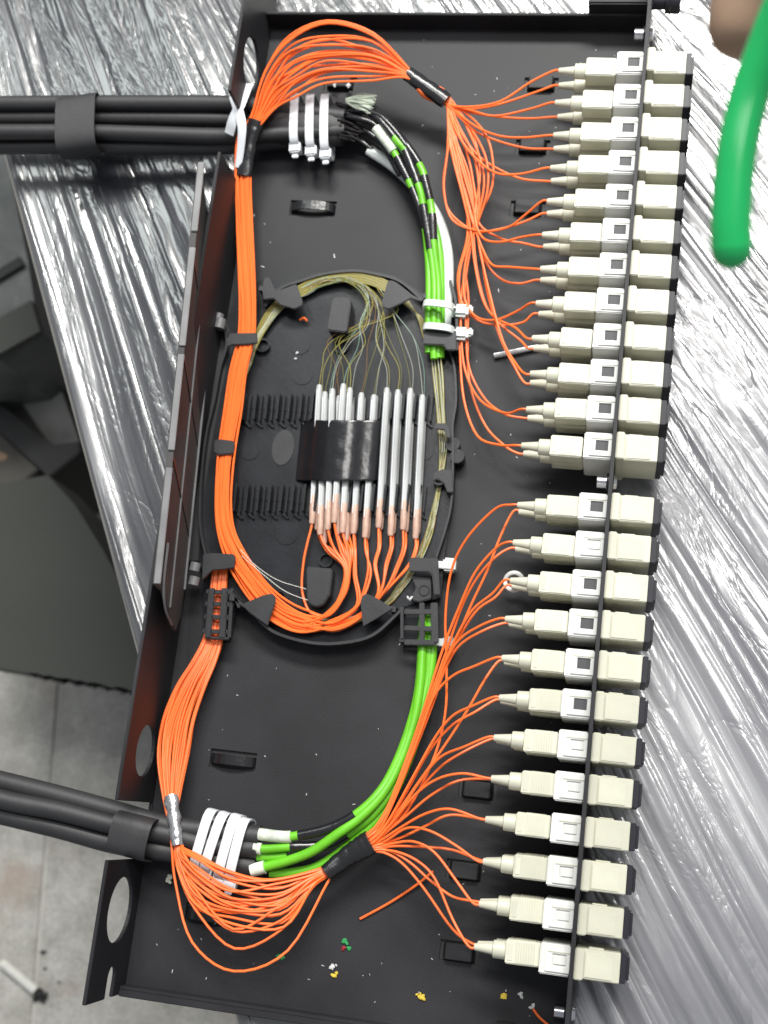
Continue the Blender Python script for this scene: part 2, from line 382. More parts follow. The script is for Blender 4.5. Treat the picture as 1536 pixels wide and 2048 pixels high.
t = thing('cigarette_end', 'white cigarette end with burnt black tip on the concrete floor', 'cigarette', P(40, 1960, FZ + 4))
a_, b_ = P(4, 1925, FZ + 4), P(72, 1982, FZ + 4)
MB().tube([a_, a_.lerp(b_, .5), b_], 4, 16).build('paper_tube', MT['paper'], t)
mb = MB(); mb.tube([b_, b_.lerp(a_, -.1), b_.lerp(a_, -.2)], [3.9, 4.4, 2.0], 12)
for k in range(12):
    c = b_.lerp(a_, -.12) + Vector((random.uniform(-6, 5), random.uniform(-7, 5), -2)); r_ = random.uniform(.8, 2.4)
    mb.tube([c - Vector((r_, 0, 0)), c, c + Vector((r_, 0, 0))], [.3, r_, .3], 6, [.2, min(r_, 1.5), .2])
mb.build('burnt_tip', MT['ash'], t)
for k, (x, y, r_, lb) in enumerate([(87, 1905, 2.0, 'small black ash flake above the cigarette end'), (90, 1938, 1.2, 'tiniest black ash speck beside the cigarette end'), (118, 1965, 1.0, 'faint dark speck just off the burnt tip')]):
    c = P(x, y, FZ + .6); tag(MB().prism([(c.x - r_ * 2, c.y), (c.x, c.y - r_), (c.x + r_ * 1.6, c.y + .4 * r_), (c.x, c.y + r_)], FZ + .1, FZ + .8).build('ash_flake', MT['ash']), lb, 'ash')

# ------------------------------------------------------------------ the steel tray
W = 195.6; YT, YB = 241.0, -240.0
tr = thing('patch_panel_tray', 'black steel fibre patch panel tray with orange fibre loops and adapter front', 'patch panel', (-98, 0, 0))
lances = [  # centre px, length, width (mm), across
    (625, 415, 24, 6.5), (465, 1520, 22, 6.5), (955, 1579, 17, 6.5), (930, 1741, 17, 6.5), (918, 1904, 17, 6.5),
    (1082, 168, 17, 6.5), (1065, 293, 17, 6.5), (1055, 416, 17, 6.5), (1010, 1400, 0, 0), (680, 165, 17, 6.5), (410, 1830, 19, 6.5)]
lances = [l for l in lances if l[2]]
lances = [(a_, b_, l_, w_ * 1.3) for a_, b_, l_, w_ in lances]
holes = []
LC = []
for px, py, ln, wd in lances:
    c = P(px, py, 1.0); LC.append((c, ln, wd)); holes.append([(c.x - ln / 2, c.y - wd / 2), (c.x + ln / 2, c.y - wd / 2), (c.x + ln / 2, c.y + wd / 2), (c.x - ln / 2, c.y + wd / 2)])
mb = MB(); mb.prism([(-W, YB), (-1.0, YB), (-1.0, YT), (-W, YT)], -1.4, 0, holes)
mb.build('base_plate', MT['steel_paint'], tr)
for k, (c, ln, wd) in enumerate(LC):       # raised cable lances pressed out of the floor
    h = 3.4; e = ln * .30; mb = MB(); t_ = .9; y0, y1 = c.y - wd * .40, c.y + wd * .40
    MB().box((c.x - ln / 2 - .6, c.y - wd / 2 - .6, -2.4), (c.x + ln / 2 + .6, c.y + wd / 2 + .6, -1.5)).build('lance_shade_plate', MT['dark'], tr)  # black plate added below so the hole reads as deep shade
    if k in (0, 1, 9):       # rounded loops
        n_ = 14; prof = [(c.x + (ln * .46 + s_ * .45) * math.cos(a_), -1 + (h + 1.6 + s_ * .45) * math.sin(a_)) for s_, rng in ((-1, range(n_ + 1)), (1, range(n_, -1, -1))) for a_ in [math.pi * q_ / n_ for q_ in rng]]
        y0, y1 = c.y - wd * .27, c.y + wd * .27
    else: prof = [(c.x - e - 1.0, -.9), (c.x - e, h - t_), (c.x + e, h - t_), (c.x + e + 1.0, -.9), (c.x + e + 1.9, -.5), (c.x + e + .5, h), (c.x - e - .5, h), (c.x - e - 1.9, -.5)]
    mb.prism(prof, y0, y1, (), lambda a, bb, h_: Vector((a, h_, bb)))
    mb.build('cable_lance', MT['tape' if k in (0, 1, 9) else 'steel_paint'], tr, .25)
# end walls
MB().box((-W, YT, -1.4), (-1.0, YT + 1.5, 12.5)).build('end_wall', MT['steel_paint'], tr, 0.3)
MB().box((-W, YB - 1.5, -1.4), (-1.0, YB, 7.5)).box((-W, YB - 4.5, 6.3), (-1.0, YB - 1.5, 7.5)).build('end_wall', MT['steel_paint'], tr, 0.3)
MB().box((-30, YT + 1.6, 8), (-1, YT + 9, 20)).build('corner_bracket', MT['steel_paint'], tr, 0.8)
# rear flange in the plane x = -W: pieces with cable notches, round knock-outs and rack slot
H = 45.4
fx = lambda a, bb, h: Vector((-W - h, a, bb))


def flange(y0, y1, holes_, slot=None, cut=None):
    out = [(y0, -1.4), (y1, -1.4), (y1, H), (y0, H)]
    if slot:
        ys, z0, z1 = slot; arc = [(ys + 0 - (z1 - z0) / 2 + (z1 - z0) / 2 * math.cos(a), (z0 + z1) / 2 + (z1 - z0) / 2 * math.sin(a)) for a in [-math.pi / 2 + math.pi * k / 10 for k in range(11)]]
        out = [(y0, -1.4), (y1, -1.4), (y1, H), (y0, H), (y0, z1)] + arc[::-1] + [(y0, z0)]
    return MB().prism(out, 0, 1.6, holes_, fx)


def hole_at(px, py, z, r, rz=None):       # the flange point seen at that pixel
    d = R @ Vector(((px - 768) / FPX, (1024 - py) / FPX, -1)); k = (-W - CAM.x) / d.x; p = CAM + d * k; return p.y, p.z


hy1, hz1 = hole_at(290, 1501, 22, 0); hy2, hz2 = hole_at(239, 1820, 22, 0); hy0, hz0 = hole_at(503, 128, 22, 0)
n1 = hole_at(228, 1600, 0, 0)[0]; n2_ = hole_at(255, 1719, 0, 0)[0]
print('flange', hy1, hz1, hy2, hz2, hy0, hz0, n1, n2_)
yU0 = hole_at(440, 300, 0, 0)[0]; yU1 = hole_at(463, 185, 0, 0)[0]
sb = hole_at(215, 1935, 0, 0)[0]; se = hole_at(195, 1992, 0, 0)
flange(yU1, 262, [circ(hy0, 22, 13, 28)]).build('rear_flange', MT['steel_paint'], tr, 0.25)
flange(n1, yU0, [circ(hy1, 21, 11.5, 28)]).build('rear_flange', MT['steel_paint'], tr, 0.25)
flange(YB - 4, n2_, [circ(hy2, 22, 14, 32)], (sb, 15, 24)).build('rear_flange', MT['steel_paint'], tr, 0.25)
MB().box((-W - 1.5, n2_, -1.4), (-W, n1, 1.2)).build('notch_lip', MT['steel_paint'], tr)
MB().box((-W - 1.5, yU0, -1.4), (-W, yU1, 1.2)).build('notch_lip', MT['steel_paint'], tr)
# adapter front, edge on
q8 = 10.4


def yrow(i): return 200 - i * 17.0 - (q8 if i >= 12 else 0)


ph = []
for i in range(24): y = yrow(i); ph.append([(y - 5.3, 7.6), (y + 5.3, 7.6), (y + 5.3, 36.2), (y - 5.3, 36.2)])
MB().prism([(-262, -1.4), (262, -1.4), (262, H), (-262, H)], -0.8, 0.8, ph, lambda a, bb, h: Vector((h, a, bb))).build('front_plate', MT['steel_paint'], tr, 0.0)
for y, zz, lb in ((yrow(11) / 2 + yrow(12) / 2 + .6, 25, ''), (225.5, 20, ''), (-224.5, 5, '')):
    s = thing('screw', {25: 'silver screw between the upper and lower adapter groups', 20: 'silver screw just below the tray top end wall', 5: 'silver screw at the bottom end of the adapter plate'}[zz], 'screw', (-1, y, zz), 'screws through the adapter plate')
    mb = MB(); mb.lathe([(-6.6, 2.3), (-6.2, 2.9), (-2.4, 2.9), (-2.2, 2.9)], 18); mb.v = [v + Vector((0, y, zz)) for v in mb.v]; mb.build('shank_nut', MT['metal'], s)
    mb = MB(); mb.lathe([(-2.2, 3.9), (-1.0, 3.9)], 20); mb.v = [v + Vector((0, y, zz)) for v in mb.v]; mb.build('washer', MT['cap'], s)
    mb = MB(); mb.lathe([(1.0, 3.3), (2.3, 2.7), (2.6, 1.2)], 18); mb.v = [v + Vector((0, y, zz)) for v in mb.v]; mb.build('screw_head', MT['metal'], s)
kn = P(1342, 4, 32)
t = thing('latch_knob', 'round black latch knob behind the top corner of the adapter plate', 'knob', kn)
mb = MB(); mb.lathe([(0, 3.5), (6, 3.5), (6.2, 5.2), (12.5, 5.4), (13.2, 4.6)], 24); mb.v = [v + Vector((1, kn.y, kn.z)) for v in mb.v]; mb.build('knob_body', MT['cap'], t)
mb = MB(); mb.lathe([(8, 5.7), (8.8, 5.7)], 24); mb.v = [v + Vector((1, kn.y, kn.z)) for v in mb.v]; mb.build('ridge', MT['tape'], t)
mb = MB().box((-30, YB + 3, 0), (-22, YB + 8, 12)); mb.build('corner_block', MT['steel_paint'], tr, .5)

# ------------------------------------------------------------------ adapters and plugs
ZC = 22.0
ad_m = {}


def ad(name, mb, m, bevel=0.0): ad_m.setdefault(name, mb.mesh(name, MT[m], (0, 0, 0), bevel)); return ad_m[name]


ad('inner_frame', MB().box((-13.0, -6.0, -14.6), (-0.9, 6.0, 14.2)), 'white', 0.5)
mb = MB()                                         # raised window surround on top of the inner frame
mb.prism([(-10.6, -4.7), (-1.0, -4.7), (-1.0, 4.7), (-10.6, 4.7)], 14.3, 14.9, [[(-8.0, -2.3), (-2.4, -2.3), (-2.4, 2.3), (-8.0, 2.3)]])
ad('window_surround', mb, 'white', 0.15)
ad('window_recess', MB().box((-7.9, -2.2, 14.22), (-2.5, 2.2, 14.32)), 'hole')
ad('window_shutter', MB().box((-7.4, -1.7, 14.25), (-2.5, 1.7, 14.75)), 'white', 0.15)
ad('rail', MB().box((-9.9, 2.9, 14.92), (-1.0, 3.3, 15.15)), 'cream')
ad('outer_body', MB().box((0.9, -5.8, -14.6), (18.7, 5.8, 14.8)), 'cream', 0.35)
ad('flange', MB().box((0.9, -6.2, -18.2), (4.4, 5.9, 18.0)), 'cream', 0.4)
mb = MB().prism([(5.0, -5.0), (5.0, 4.6), (13.0, 4.6), (13.0, 3.4), (15.8, 3.4), (15.8, -5.0)], 14.82, 15.15)
ad('top_label_panel', mb, 'cream', 0.12)
ad('key_notch', MB().box((6.0, 5.82, 5), (12, 6.35, 13.5)), 'cream', 0.15)
ad('dust_cap', MB().box((18.75, -5.6, -14.0), (21.2, 5.6, 14.0)).box((21.2, -4.6, -12.5), (22.4, 4.6, 12.5)), 'cap', 0.3)

pl_m = {}
mb = MB(); mb.lathe([(0, 1.25), (0.3, 1.45), (7.6, 2.35)], 14); pl_m['boot'] = mb.mesh('boot', MT['cream'])
mb = MB(); mb.lathe([(7.6, 3.0), (7.9, 3.6), (12.7, 3.75), (13.1, 3.4)], 18); pl_m['collar'] = mb.mesh('collar', MT['cream'])
mb = MB().box((13.1, -4.7, -4.6), (27.2, 4.7, 4.9)); pl_m['housing'] = mb.mesh('housing', MT['cream'], (0, 0, 0), 0.45)
mb = MB()
for k in range(8):
    x = 17.2 + k * 1.02; mb.box((x, -4.0, 4.88), (x + .5, 4.0, 5.16)).box((x, -4.95, -3.6), (x + .5, -4.68, 3.8)).box((x, 4.68, -3.6), (x + .5, 4.95, 3.8))
pl_m['grip_ribs'] = mb.mesh('grip_ribs', MT['cream'])
mb = MB().prism([(14.0, -3.2), (15.8, -3.2), (15.8, 3.2), (14.0, 3.2)], 4.88, 5.1); pl_m['grip_pad'] = mb.mesh('grip_pad', MT['cream'])


def part(name, me, parent): o = bpy.data.objects.new(name, me); C.objects.link(o); o.parent = parent; return o


TIP = {}
jit = [random.uniform(-.6, .6) for _ in range(48)]
for i in range(24):
    y = yrow(i); end = 'upper' if i < 12 else 'lower'; k = i % 12
    a = thing('duplex_adapter', 'cream duplex adapter, ' + ORD[k] + ' from the top of the ' + end + ' twelve' + (', window open' if i not in (13,) and i < 18 else ', window shuttered'), 'fibre adapter', (0, y, ZC), 'duplex adapters along the front plate')
    for n in ('inner_frame', 'window_surround', 'rail', 'outer_body', 'flange', 'top_label_panel', 'key_notch', 'dust_cap'): part(n, ad_m[n], a)
    if i < 18 and i != 13: part('window_recess', ad_m['window_recess'], a)
    else: part('window_shutter', ad_m['window_shutter'], a)

PIG = {}
for i in range(24):
    for lvl in (0, 1):
        y = yrow(i); z = 28.35 if lvl == 0 else 15.65; dy = jit[i * 2 + lvl]; L = 40.3 + random.uniform(-.5, .5)
        end = 'upper' if i < 12 else 'lower'; k = i % 12
        g = thing('fibre_pigtail', ('top' if lvl == 0 else 'bottom') + ' plug and orange fibre in the ' + ORD[k] + ' adapter of the ' + end + ' twelve', 'fibre pigtail', (-L, y, z), 'orange pigtails plugged into the adapters')
        g.rotation_euler = (0, 0, math.radians(dy * 2.4))
        sc_ = 1.0
        for n in ('boot', 'collar', 'housing', 'grip_ribs', 'grip_pad'): part(n, pl_m[n], g)
        TIP[i, lvl] = Vector((-L, y, z)); PIG[i, lvl] = g

# ------------------------------------------------------------------ orange fibres
FR = 0.58


def st(s, u, lay=0.0):
    x1, y1, x2, y2, z = s; return P(x1 + (x2 - x1) * u, y1 + (y2 - y1) * u, z + lay)


def fibre(g, pts, r=FR, n=5, name='fibre', m='orange'):
    rot = g.rotation_euler.z; mb = MB(); mb.tube(crv(pts, n), r, 7)
    if rot:
        o_ = Vector(g['o']); rr = Matrix.Rotation(-rot, 3, 'Z'); mb.v = [rr @ (v - o_) + o_ for v in mb.v]
    return mb.build(name, MT[m], g)


# sleeve rack: (top px, bottom px, z)
sleeves = [((639, 770), (624, 1048), 10), ((650, 784), (640, 1070), 12), ((665, 778), (655, 1060), 14), ((687, 768), (668, 1046), 15), ((700, 776), (685, 1066), 13),
           ((723, 786), (707, 1068), 10.5), ((748, 790), (730, 1076), 10.5), ((774, 776), (757, 1056), 10.5), ((796, 780), (781, 1072), 10.5), ((821, 777), (806, 1060), 10.5), ((845, 790), (831, 1078), 10.5),
           ((657, 800), (648, 1088), 9.4), ((693, 800), (692, 1082), 9.6), ((678, 792), (675, 1070), 10.5),
           ((726, 792), (709, 1064), 7.4), ((751, 792), (733, 1078), 7.4), ((777, 784), (760, 1060), 7.4), ((799, 788), (785, 1068), 7.4), ((824, 786), (811, 1064), 7.4), ((848, 796), (834, 1070), 7.4),
           ((645, 790), (634, 1060), 7.2), ((668, 790), (656, 1074), 7.0), ((690, 790), (680, 1078), 7.0), ((703, 790), (697, 1070), 7.2)]
SL = []
slot_names = ['stray leftmost', 'pale', 'tall', 'highest', 'fifth']
for k, (a_, b_, z) in enumerate(sleeves):
    A = P(a_[0], a_[1], z); B = P(b_[0], b_[1], z - 1.0); SL.append((A, B, b_[0]))
order_left = sorted([k for k in range(24) if sleeves[k][1][0] < 700], key=lambda k: sleeves[k][1][0])
order_mid = [k for k in range(24) if 700 <= sleeves[k][1][0] < 745]
order_right = sorted([k for k in range(24) if sleeves[k][1][0] >= 745], key=lambda k: sleeves[k][1][0])
assign = order_left + order_mid + order_right

LEFT = [(476, 270, 506, 280, 21), (470, 350, 501, 358, 17), (470, 440, 504, 445, 15), (474, 540, 509, 540, 14), (477, 610, 512, 610, 13.5), (475, 676, 510, 676, 13), (459, 740, 494, 742, 13), (446, 820, 483, 822, 12.5), (434, 893, 471, 893, 12), (428, 960, 464, 958, 12), (427, 1020, 462, 1016, 11.5), (433, 1070, 470, 1062, 11),
        (450, 1122, 492, 1104, 10.5), (476, 1168, 518, 1142, 10), (508, 1212, 545, 1176, 9.5), (550, 1250, 580, 1205, 9), (602, 1270, 618, 1222, 8.5)]
LEFT2 = [(665, 1273, 664, 1228, 8.5)]
FAN = [((745, 66), (745, 160), 33, 25), ((655, 42), (650, 168), 37, 27), ((580, 72), (592, 193), 35, 27), ((532, 140), (556, 214), 29, 25)]
TOPW = [0.0, .02, .05, .20, .24, .28, .33, .37, .42, .45, .49, .53, .57, .60, .63, .67, .70, .73, .76, .79, .82, .84, .87, 1.0]
mids_up = {
    0: ([(1060, 165, 26), (1000, 203, 24), (935, 214, 21)], [(1075, 183, 17), (1000, 208, 18), (935, 218, 19)]),
    1: ([(1060, 218, 26), (990, 232, 24), (940, 220, 21)], [(1060, 237, 17), (1000, 234, 18), (940, 224, 19)]),
    2: ([(1050, 275, 26), (1000, 272, 24), (950, 252, 21)], [(1050, 296, 17), (990, 280, 18), (945, 258, 19)]),
    3: ([(1040, 348, 25), (990, 345, 22), (945, 310, 20), (912, 262, 19)], [(1045, 358, 16), (1000, 340, 17), (955, 310, 18), (920, 262, 18)]),
    4: ([(1050, 430, 24), (1015, 455, 20), (960, 462, 16), (905, 440, 15), (888, 380, 16), (893, 320, 17), (900, 260, 18)],
        [(1050, 443, 15), (1000, 458, 14), (950, 462, 14), (900, 425, 14), (887, 370, 15), (895, 300, 17), (896, 240, 18)]),
    5: ([(1040, 475, 24), (1000, 484, 20), (965, 475, 17), (950, 430, 16), (960, 350, 17), (950, 280, 18), (925, 232, 18)],
        [(1045, 486, 15), (1005, 478, 15), (960, 450, 15), (952, 400, 16), (938, 320, 17), (915, 260, 18)]),
    6: ([(1020, 534, 22), (985, 530, 18), (966, 500, 16), (950, 455, 15), (930, 380, 16), (905, 290, 18)],
        [(1040, 567, 15), (1005, 560, 14), (975, 530, 14), (958, 480, 14), (955, 440, 15), (985, 370, 18), (980, 290, 20), (948, 240, 19)]),
    7: ([(1035, 622, 22), (990, 640, 17), (950, 632, 13), (928, 590, 12), (932, 520, 13), (952, 455, 15), (975, 380, 19), (970, 310, 20), (930, 240, 18)],
        [(1045, 645, 14), (1000, 650, 13), (955, 640, 11), (922, 600, 11), (920, 540, 12), (940, 465, 14), (925, 380, 16), (905, 290, 18)]),
    8: ([(1030, 655, 22), (990, 635, 17), (966, 600, 15), (950, 530, 14), (941, 460, 15), (925, 390, 17), (903, 300, 18)],
        [(1040, 680, 14), (1000, 648, 13), (972, 610, 12), (954, 540, 13), (947, 470, 14), (945, 400, 16), (915, 290, 18)]),
    9: ([(1030, 725, 23), (1005, 680, 20), (980, 590, 17), (960, 500, 15), (950, 430, 16), (925, 340, 18), (903, 260, 18)],
        [(1030, 735, 15), (998, 670, 15), (972, 570, 14), (960, 490, 14), (935, 410, 16), (912, 300, 18)]),
    10: ([(1010, 826, 22), (960, 800, 16), (930, 740, 12), (922, 660, 11), (923, 590, 11), (938, 510, 12), (948, 440, 15), (938, 350, 17), (905, 260, 18)],
         [(1010, 828, 15), (970, 798, 12), (938, 735, 10), (932, 650, 10), (930, 570, 11), (944, 480, 13), (958, 410, 16), (950, 320, 18), (912, 240, 18)]),
    11: ([(1000, 890, 22), (955, 872, 16), (928, 800, 12), (920, 700, 10), (921, 620, 10), (916, 550, 11), (935, 470, 14), (928, 390, 16), (900, 290, 18)],
         [(1010, 892, 15), (970, 850, 12), (940, 770, 10), (935, 680, 9), (937, 600, 10), (932, 530, 11), (952, 450, 14), (968, 350, 18), (932, 250, 18)])}
random.seed(3)
idx = list(range(24)); us = [i / 23 for i in idx]
perm = idx[:]; random.shuffle(perm)
for n in range(24):
    i, lvl = n // 2, n % 2
    u = us[n]; lay = (perm[n] % 3) * 0.75; g = PIG[i, lvl]; wv = TOPW[perm[n]]
    tip = TIP[i, lvl]; pts = [tip + Vector((1.5, 0, 0)), tip - Vector((2.5, 0, 0))]
    pts += PP(mids_up[i][lvl])
    v = 1 - u
    pts += [st((884, 207, 899, 195, 16.5), 1 - v, lay * .6), st((843, 190, 862, 166, 20), 1 - v, lay), st((806, 158, 822, 136, 23), .15 + .7 * (1 - wv), lay)]
    for (ox, oy), (ix, iy), zo, zi in FAN:
        w_ = wv + (random.uniform(-.09, .09) if .1 < wv < .9 else 0)
        pts.append(P(ox + (ix - ox) * w_ + random.uniform(-2, 2), oy + (iy - oy) * w_ + random.uniform(-2, 2), zo + (zi - zo) * w_ + lay))
    pts.append(st((499, 232, 526, 246, 23), 0.1 + .85 * wv, lay))
    ph_ = random.uniform(0, 6)
    slot = assign[23 - n]                       # inner fibres turn up first
    ul = perm[(n * 7) % 24] / 23; ul = max(0, min(1, ul))
    uu = (23 - n) / 23
    for k, s in enumerate(LEFT):
        f = min(1, k / 4); c_ = ul * (1 - f) + f * (0.65 * ul + .35 * (1 - uu)) + 0.05 * math.sin(k * .8 + ph_)
        pts.append(st(s, max(0, min(1, c_)), (perm[n] % 2) * .9 + .35 * math.sin(k * .9 + ph_)))
    A, B, bx = SL[slot]
    if bx < 640 and slot == 0:
        pts += PP([(640, 1234, 9), (618, 1222, 8.5), (604, 1180, 8), (607, 1125, 8.5), (615, 1085, 9)])
    elif bx < 700:
        s_ = (bx - 635) / 60
        pts += PP([(655 + 6 * s_, 1222 + 8 * ul, 9 + lay), (682 + 10 * s_, 1185, 10 + lay), (688 + 12 * s_, 1135, 10.5 + lay), (bx + 8 + 10 * (1 - s_), 1100, 10 + lay)])
    elif bx < 745:
        pts += PP([(665, 1238 + 10 * ul, 9 + lay), (712 + 6 * ul, 1210, 10 + lay), (bx + 6 + random.uniform(-8, 8), 1150, 10.5), (bx + 2, 1105, 10)])
    else:
        s_ = (bx - 757) / 75
        pts += PP([(665, 1250 + 14 * ul, 8.5 + lay), (722, 1226 + 12 * ul, 9 + lay), (752 + 22 * s_ + 6 * ul, 1185 - 8 * s_, 10.5 + lay), (bx - 8 - 6 * s_, 1130, 10.5), (bx, 1095, 10)])
    pts += [B + Vector((0, 1.0, 0)), B.lerp(A, .22)]
    fibre(g, pts)

mids_lo = {
    12: ([(990, 1018, 25), (935, 1075, 20), (903, 1140, 16), (891, 1230, 14), (893, 1330, 14), (890, 1430, 15), (862, 1530, 17), (800, 1640, 17)],
         [(1000, 1075, 17), (975, 1140, 18), (940, 1215, 17), (905, 1300, 15), (865, 1400, 15), (822, 1510, 16), (775, 1625, 16)]),
    13: ([(990, 1098, 25), (950, 1145, 21), (918, 1215, 17), (885, 1300, 14), (850, 1410, 14), (812, 1520, 15), (768, 1630, 16)],
         [(990, 1115, 17), (955, 1155, 16), (925, 1210, 15), (897, 1290, 13), (858, 1400, 13), (818, 1510, 15), (772, 1620, 16)]),
    14: ([(985, 1187, 25), (945, 1220, 21), (912, 1275, 17), (880, 1350, 14), (845, 1450, 15), (805, 1550, 16), (765, 1640, 16)],
         [(990, 1195, 17), (950, 1225, 16), (905, 1300, 14), (872, 1380, 13), (838, 1470, 14), (798, 1570, 15), (762, 1648, 16)]),
    15: ([(960, 1252, 25), (918, 1280, 20), (888, 1330, 16), (860, 1410, 15), (825, 1510, 16), (780, 1610, 16)],
         [(965, 1262, 17), (920, 1290, 15), (892, 1335, 14), (865, 1410, 14), (830, 1500, 15), (785, 1605, 16)]),
    16: ([(950, 1332, 25), (905, 1352, 21), (868, 1392, 18), (842, 1460, 17), (805, 1560, 17), (765, 1650, 17)],
         [(968, 1362, 18), (935, 1420, 18), (890, 1490, 17), (840, 1560, 17), (790, 1630, 16)]),
    17: ([(945, 1412, 26), (905, 1432, 22), (870, 1475, 19), (828, 1550, 18), (775, 1645, 17)],
         [(950, 1424, 18), (905, 1450, 17), (860, 1500, 16), (815, 1580, 16), (770, 1655, 16)]),
    18: ([(930, 1493, 27), (880, 1515, 23), (838, 1565, 20), (785, 1645, 18)],
         [(925, 1505, 19), (880, 1535, 18), (830, 1590, 17), (780, 1655, 17)]),
    19: ([(925, 1547, 27), (875, 1558, 24), (830, 1590, 21), (780, 1650, 18)],
         [(915, 1562, 20), (860, 1592, 19), (815, 1630, 18), (775, 1663, 17)]),
    20: ([(900, 1618, 27), (850, 1628, 24), (800, 1656, 20), (768, 1677, 18)],
         [(900, 1630, 20), (855, 1650, 19), (810, 1672, 18), (775, 1684, 17)]),
    21: ([(910, 1690, 27), (860, 1662, 25), (815, 1656, 22), (775, 1680, 18)],
         [(905, 1700, 19), (850, 1694, 19), (800, 1692, 18), (770, 1694, 17)]),
    22: ([(915, 1765, 25), (870, 1706, 23), (830, 1684, 21), (790, 1686, 18)],
         [(905, 1793, 18), (862, 1762, 18), (820, 1725, 18), (780, 1702, 17)]),
    23: ([(905, 1838, 24), (870, 1758, 22), (835, 1722, 20), (790, 1703, 18)],
         [(905, 1858, 17), (850, 1780, 17), (808, 1730, 17), (775, 1708, 17)])}
LOWFAN = [((632, 1790), (610, 1752), 22, 19), ((575, 1900), (545, 1760), 27, 22), ((470, 1945), (460, 1742), 28, 25), ((385, 1885), (398, 1712), 24, 25), ((352, 1770), (366, 1696), 20, 23)]
LOWW = [1.0, .97, .93, .90, .86, .80, .76, .72, .68, .64, .60, .56, .52, .50, .47, .44, .42, .40, .47, .55, .84, .66, .30, 0.0]
LOWB = [(337, 1640, 353, 1635, 17), (325, 1588, 361, 1582, 15), (316, 1510, 377, 1505, 13), (326, 1440, 388, 1440, 12), (352, 1375, 410, 1375, 11), (385, 1322, 432, 1326, 9), (408, 1275, 445, 1280, 7), (418, 1220, 448, 1225, 6.5), (424, 1160, 452, 1165, 6.5), (432, 1115, 455, 1115, 6.5)]
for n in range(24):
    i, lvl = 12 + n // 2, n % 2
    g = PIG[i, lvl]; tip = TIP[i, lvl]; lay = (perm[n] % 3) * .75; wv = LOWW[perm[n]]
    pts = [tip + Vector((1.5, 0, 0)), tip - Vector((2.5, 0, 0))] + PP(mids_lo[i][lvl])
    u = n / 23
    pts += [st((732, 1662, 748, 1706, 16), .1 + .85 * u, lay), st((690, 1697, 706, 1722, 15), .2 + .6 * u, lay), st((646, 1732, 660, 1762, 16), 1 - (.1 + .8 * wv), lay)]
    lf = LOWFAN[1:] if wv > .9 or wv < .2 else LOWFAN
    for (ox, oy), (ix, iy), zo, zi in lf:
        # the loops hang out unevenly
        w_ = wv + (random.uniform(-.10, .10) if .25 < wv < .95 else 0)
        q_ = random.uniform(-2.5, 2.5)
        pts.append(P(ix + (ox - ix) * (1 - w_) + q_, iy + (oy - iy) * (1 - w_) ** 1.15 + q_, zi + (zo - zi) * (1 - w_) + lay))
    pts.append(st((341, 1692, 366, 1688, 20), .1 + .85 * wv, lay))
    ph_ = random.uniform(0, 6); ul = perm[(n * 5 + 3) % 24] / 23
    for k, s in enumerate(LOWB): pts.append(st(s, max(0, min(1, ul + .04 * math.sin(k + ph_))), (perm[n] % 2) * .9 + .3 * math.sin(k * 1.1 + ph_)))
    fibre(g, pts)


# black tape around bundles
def wrap(name, label, pts, rx, rz_, m='tape', cat='tape', wob=.35):
    mb = MB(); c = crv(pts, 8); n = len(c)
    f = lambda r, i: r[0] + (r[1] - r[0]) * i / (n - 1) if isinstance(r, tuple) else r
    mb.tube(c, [f(rx, i) + wob * noise.noise(Vector((i * .45, 1, 2))) for i in range(n)], 18, [f(rz_, i) + wob * noise.noise(Vector((i * .6, 7, 2))) for i in range(n)])
    for v in mb.v: v += Vector((noise.noise(v / 2.2), noise.noise(v / 2.2 + Vector((9, 0, 0))), noise.noise(v / 2.2 + Vector((0, 9, 0))))) * .22
    return tag(mb.build(name, MT[m]), label, cat)


wrap('tape_wrap', 'glossy black tape around the orange bundle nearest the top adapters', PP([(815, 147, 22.5), (850, 172, 21.5), (892, 202, 18.5)]), (3.8, 4.1), (2.8, 2.8))
wrap('tape_wrap', 'long black tape sleeve where the bundle turns down past the upper cable', PP([(513, 242, 23.5), (498, 285, 21.5), (488, 352, 18)]), (4.2, 4.0), (2.8, 2.2))
wrap('tape_wrap', 'grey black tape gathering the lower fibre fan beside the green tubes', PP([(742, 1684, 17.5), (715, 1700, 17), (690, 1716, 16.8), (652, 1746, 18)]), (5.4, 3.6), (3.2, 2.8))
wrap('tape_wrap', 'crumpled silver tape strip around the lower left fibre bundle', PP([(355, 1692, 21.5), (350, 1650, 20.0), (342, 1592, 17.2)]), (2.7, 3.2), (2.6, 2.4), 'silver', 'tape', .8)

# ------------------------------------------------------------------ splice tray
sp = thing('splice_tray', 'black plastic splice tray with comb holders and curved guide walls', 'splice tray', P(670, 920, 3))
base = [(455, 640), (470, 590), (520, 560), (600, 548), (700, 540), (790, 552), (850, 590), (905, 620), (912, 800), (905, 1000), (888, 1120), (882, 1195), (805, 1215), (760, 1268), (690, 1292), (620, 1288), (545, 1258), (490, 1205), (425, 1190), (395, 1120), (400, 1000), (420, 860), (445, 740)]
MB().prism(poly(base, 4.5), 3.0, 4.5).build('tray_floor', MT['tray'], sp, .2)


def wall(pts, z0, z1, th=1.3, name='guide_wall', n=6, m='clip'):
    c = crv([P(x, y, z1) for x, y in pts], n); out = []; inn = []
    for i, p in enumerate(c):
        t_ = (c[min(i + 1, len(c) - 1)] - c[max(i - 1, 0)]).normalized(); s_ = Vector((-t_.y, t_.x, 0)) * th / 2; out.append((p.x + s_.x, p.y + s_.y)); inn.append((p.x - s_.x, p.y - s_.y))
    return MB().prism(out + inn[::-1], z0, z1).build(name, MT[m], sp)


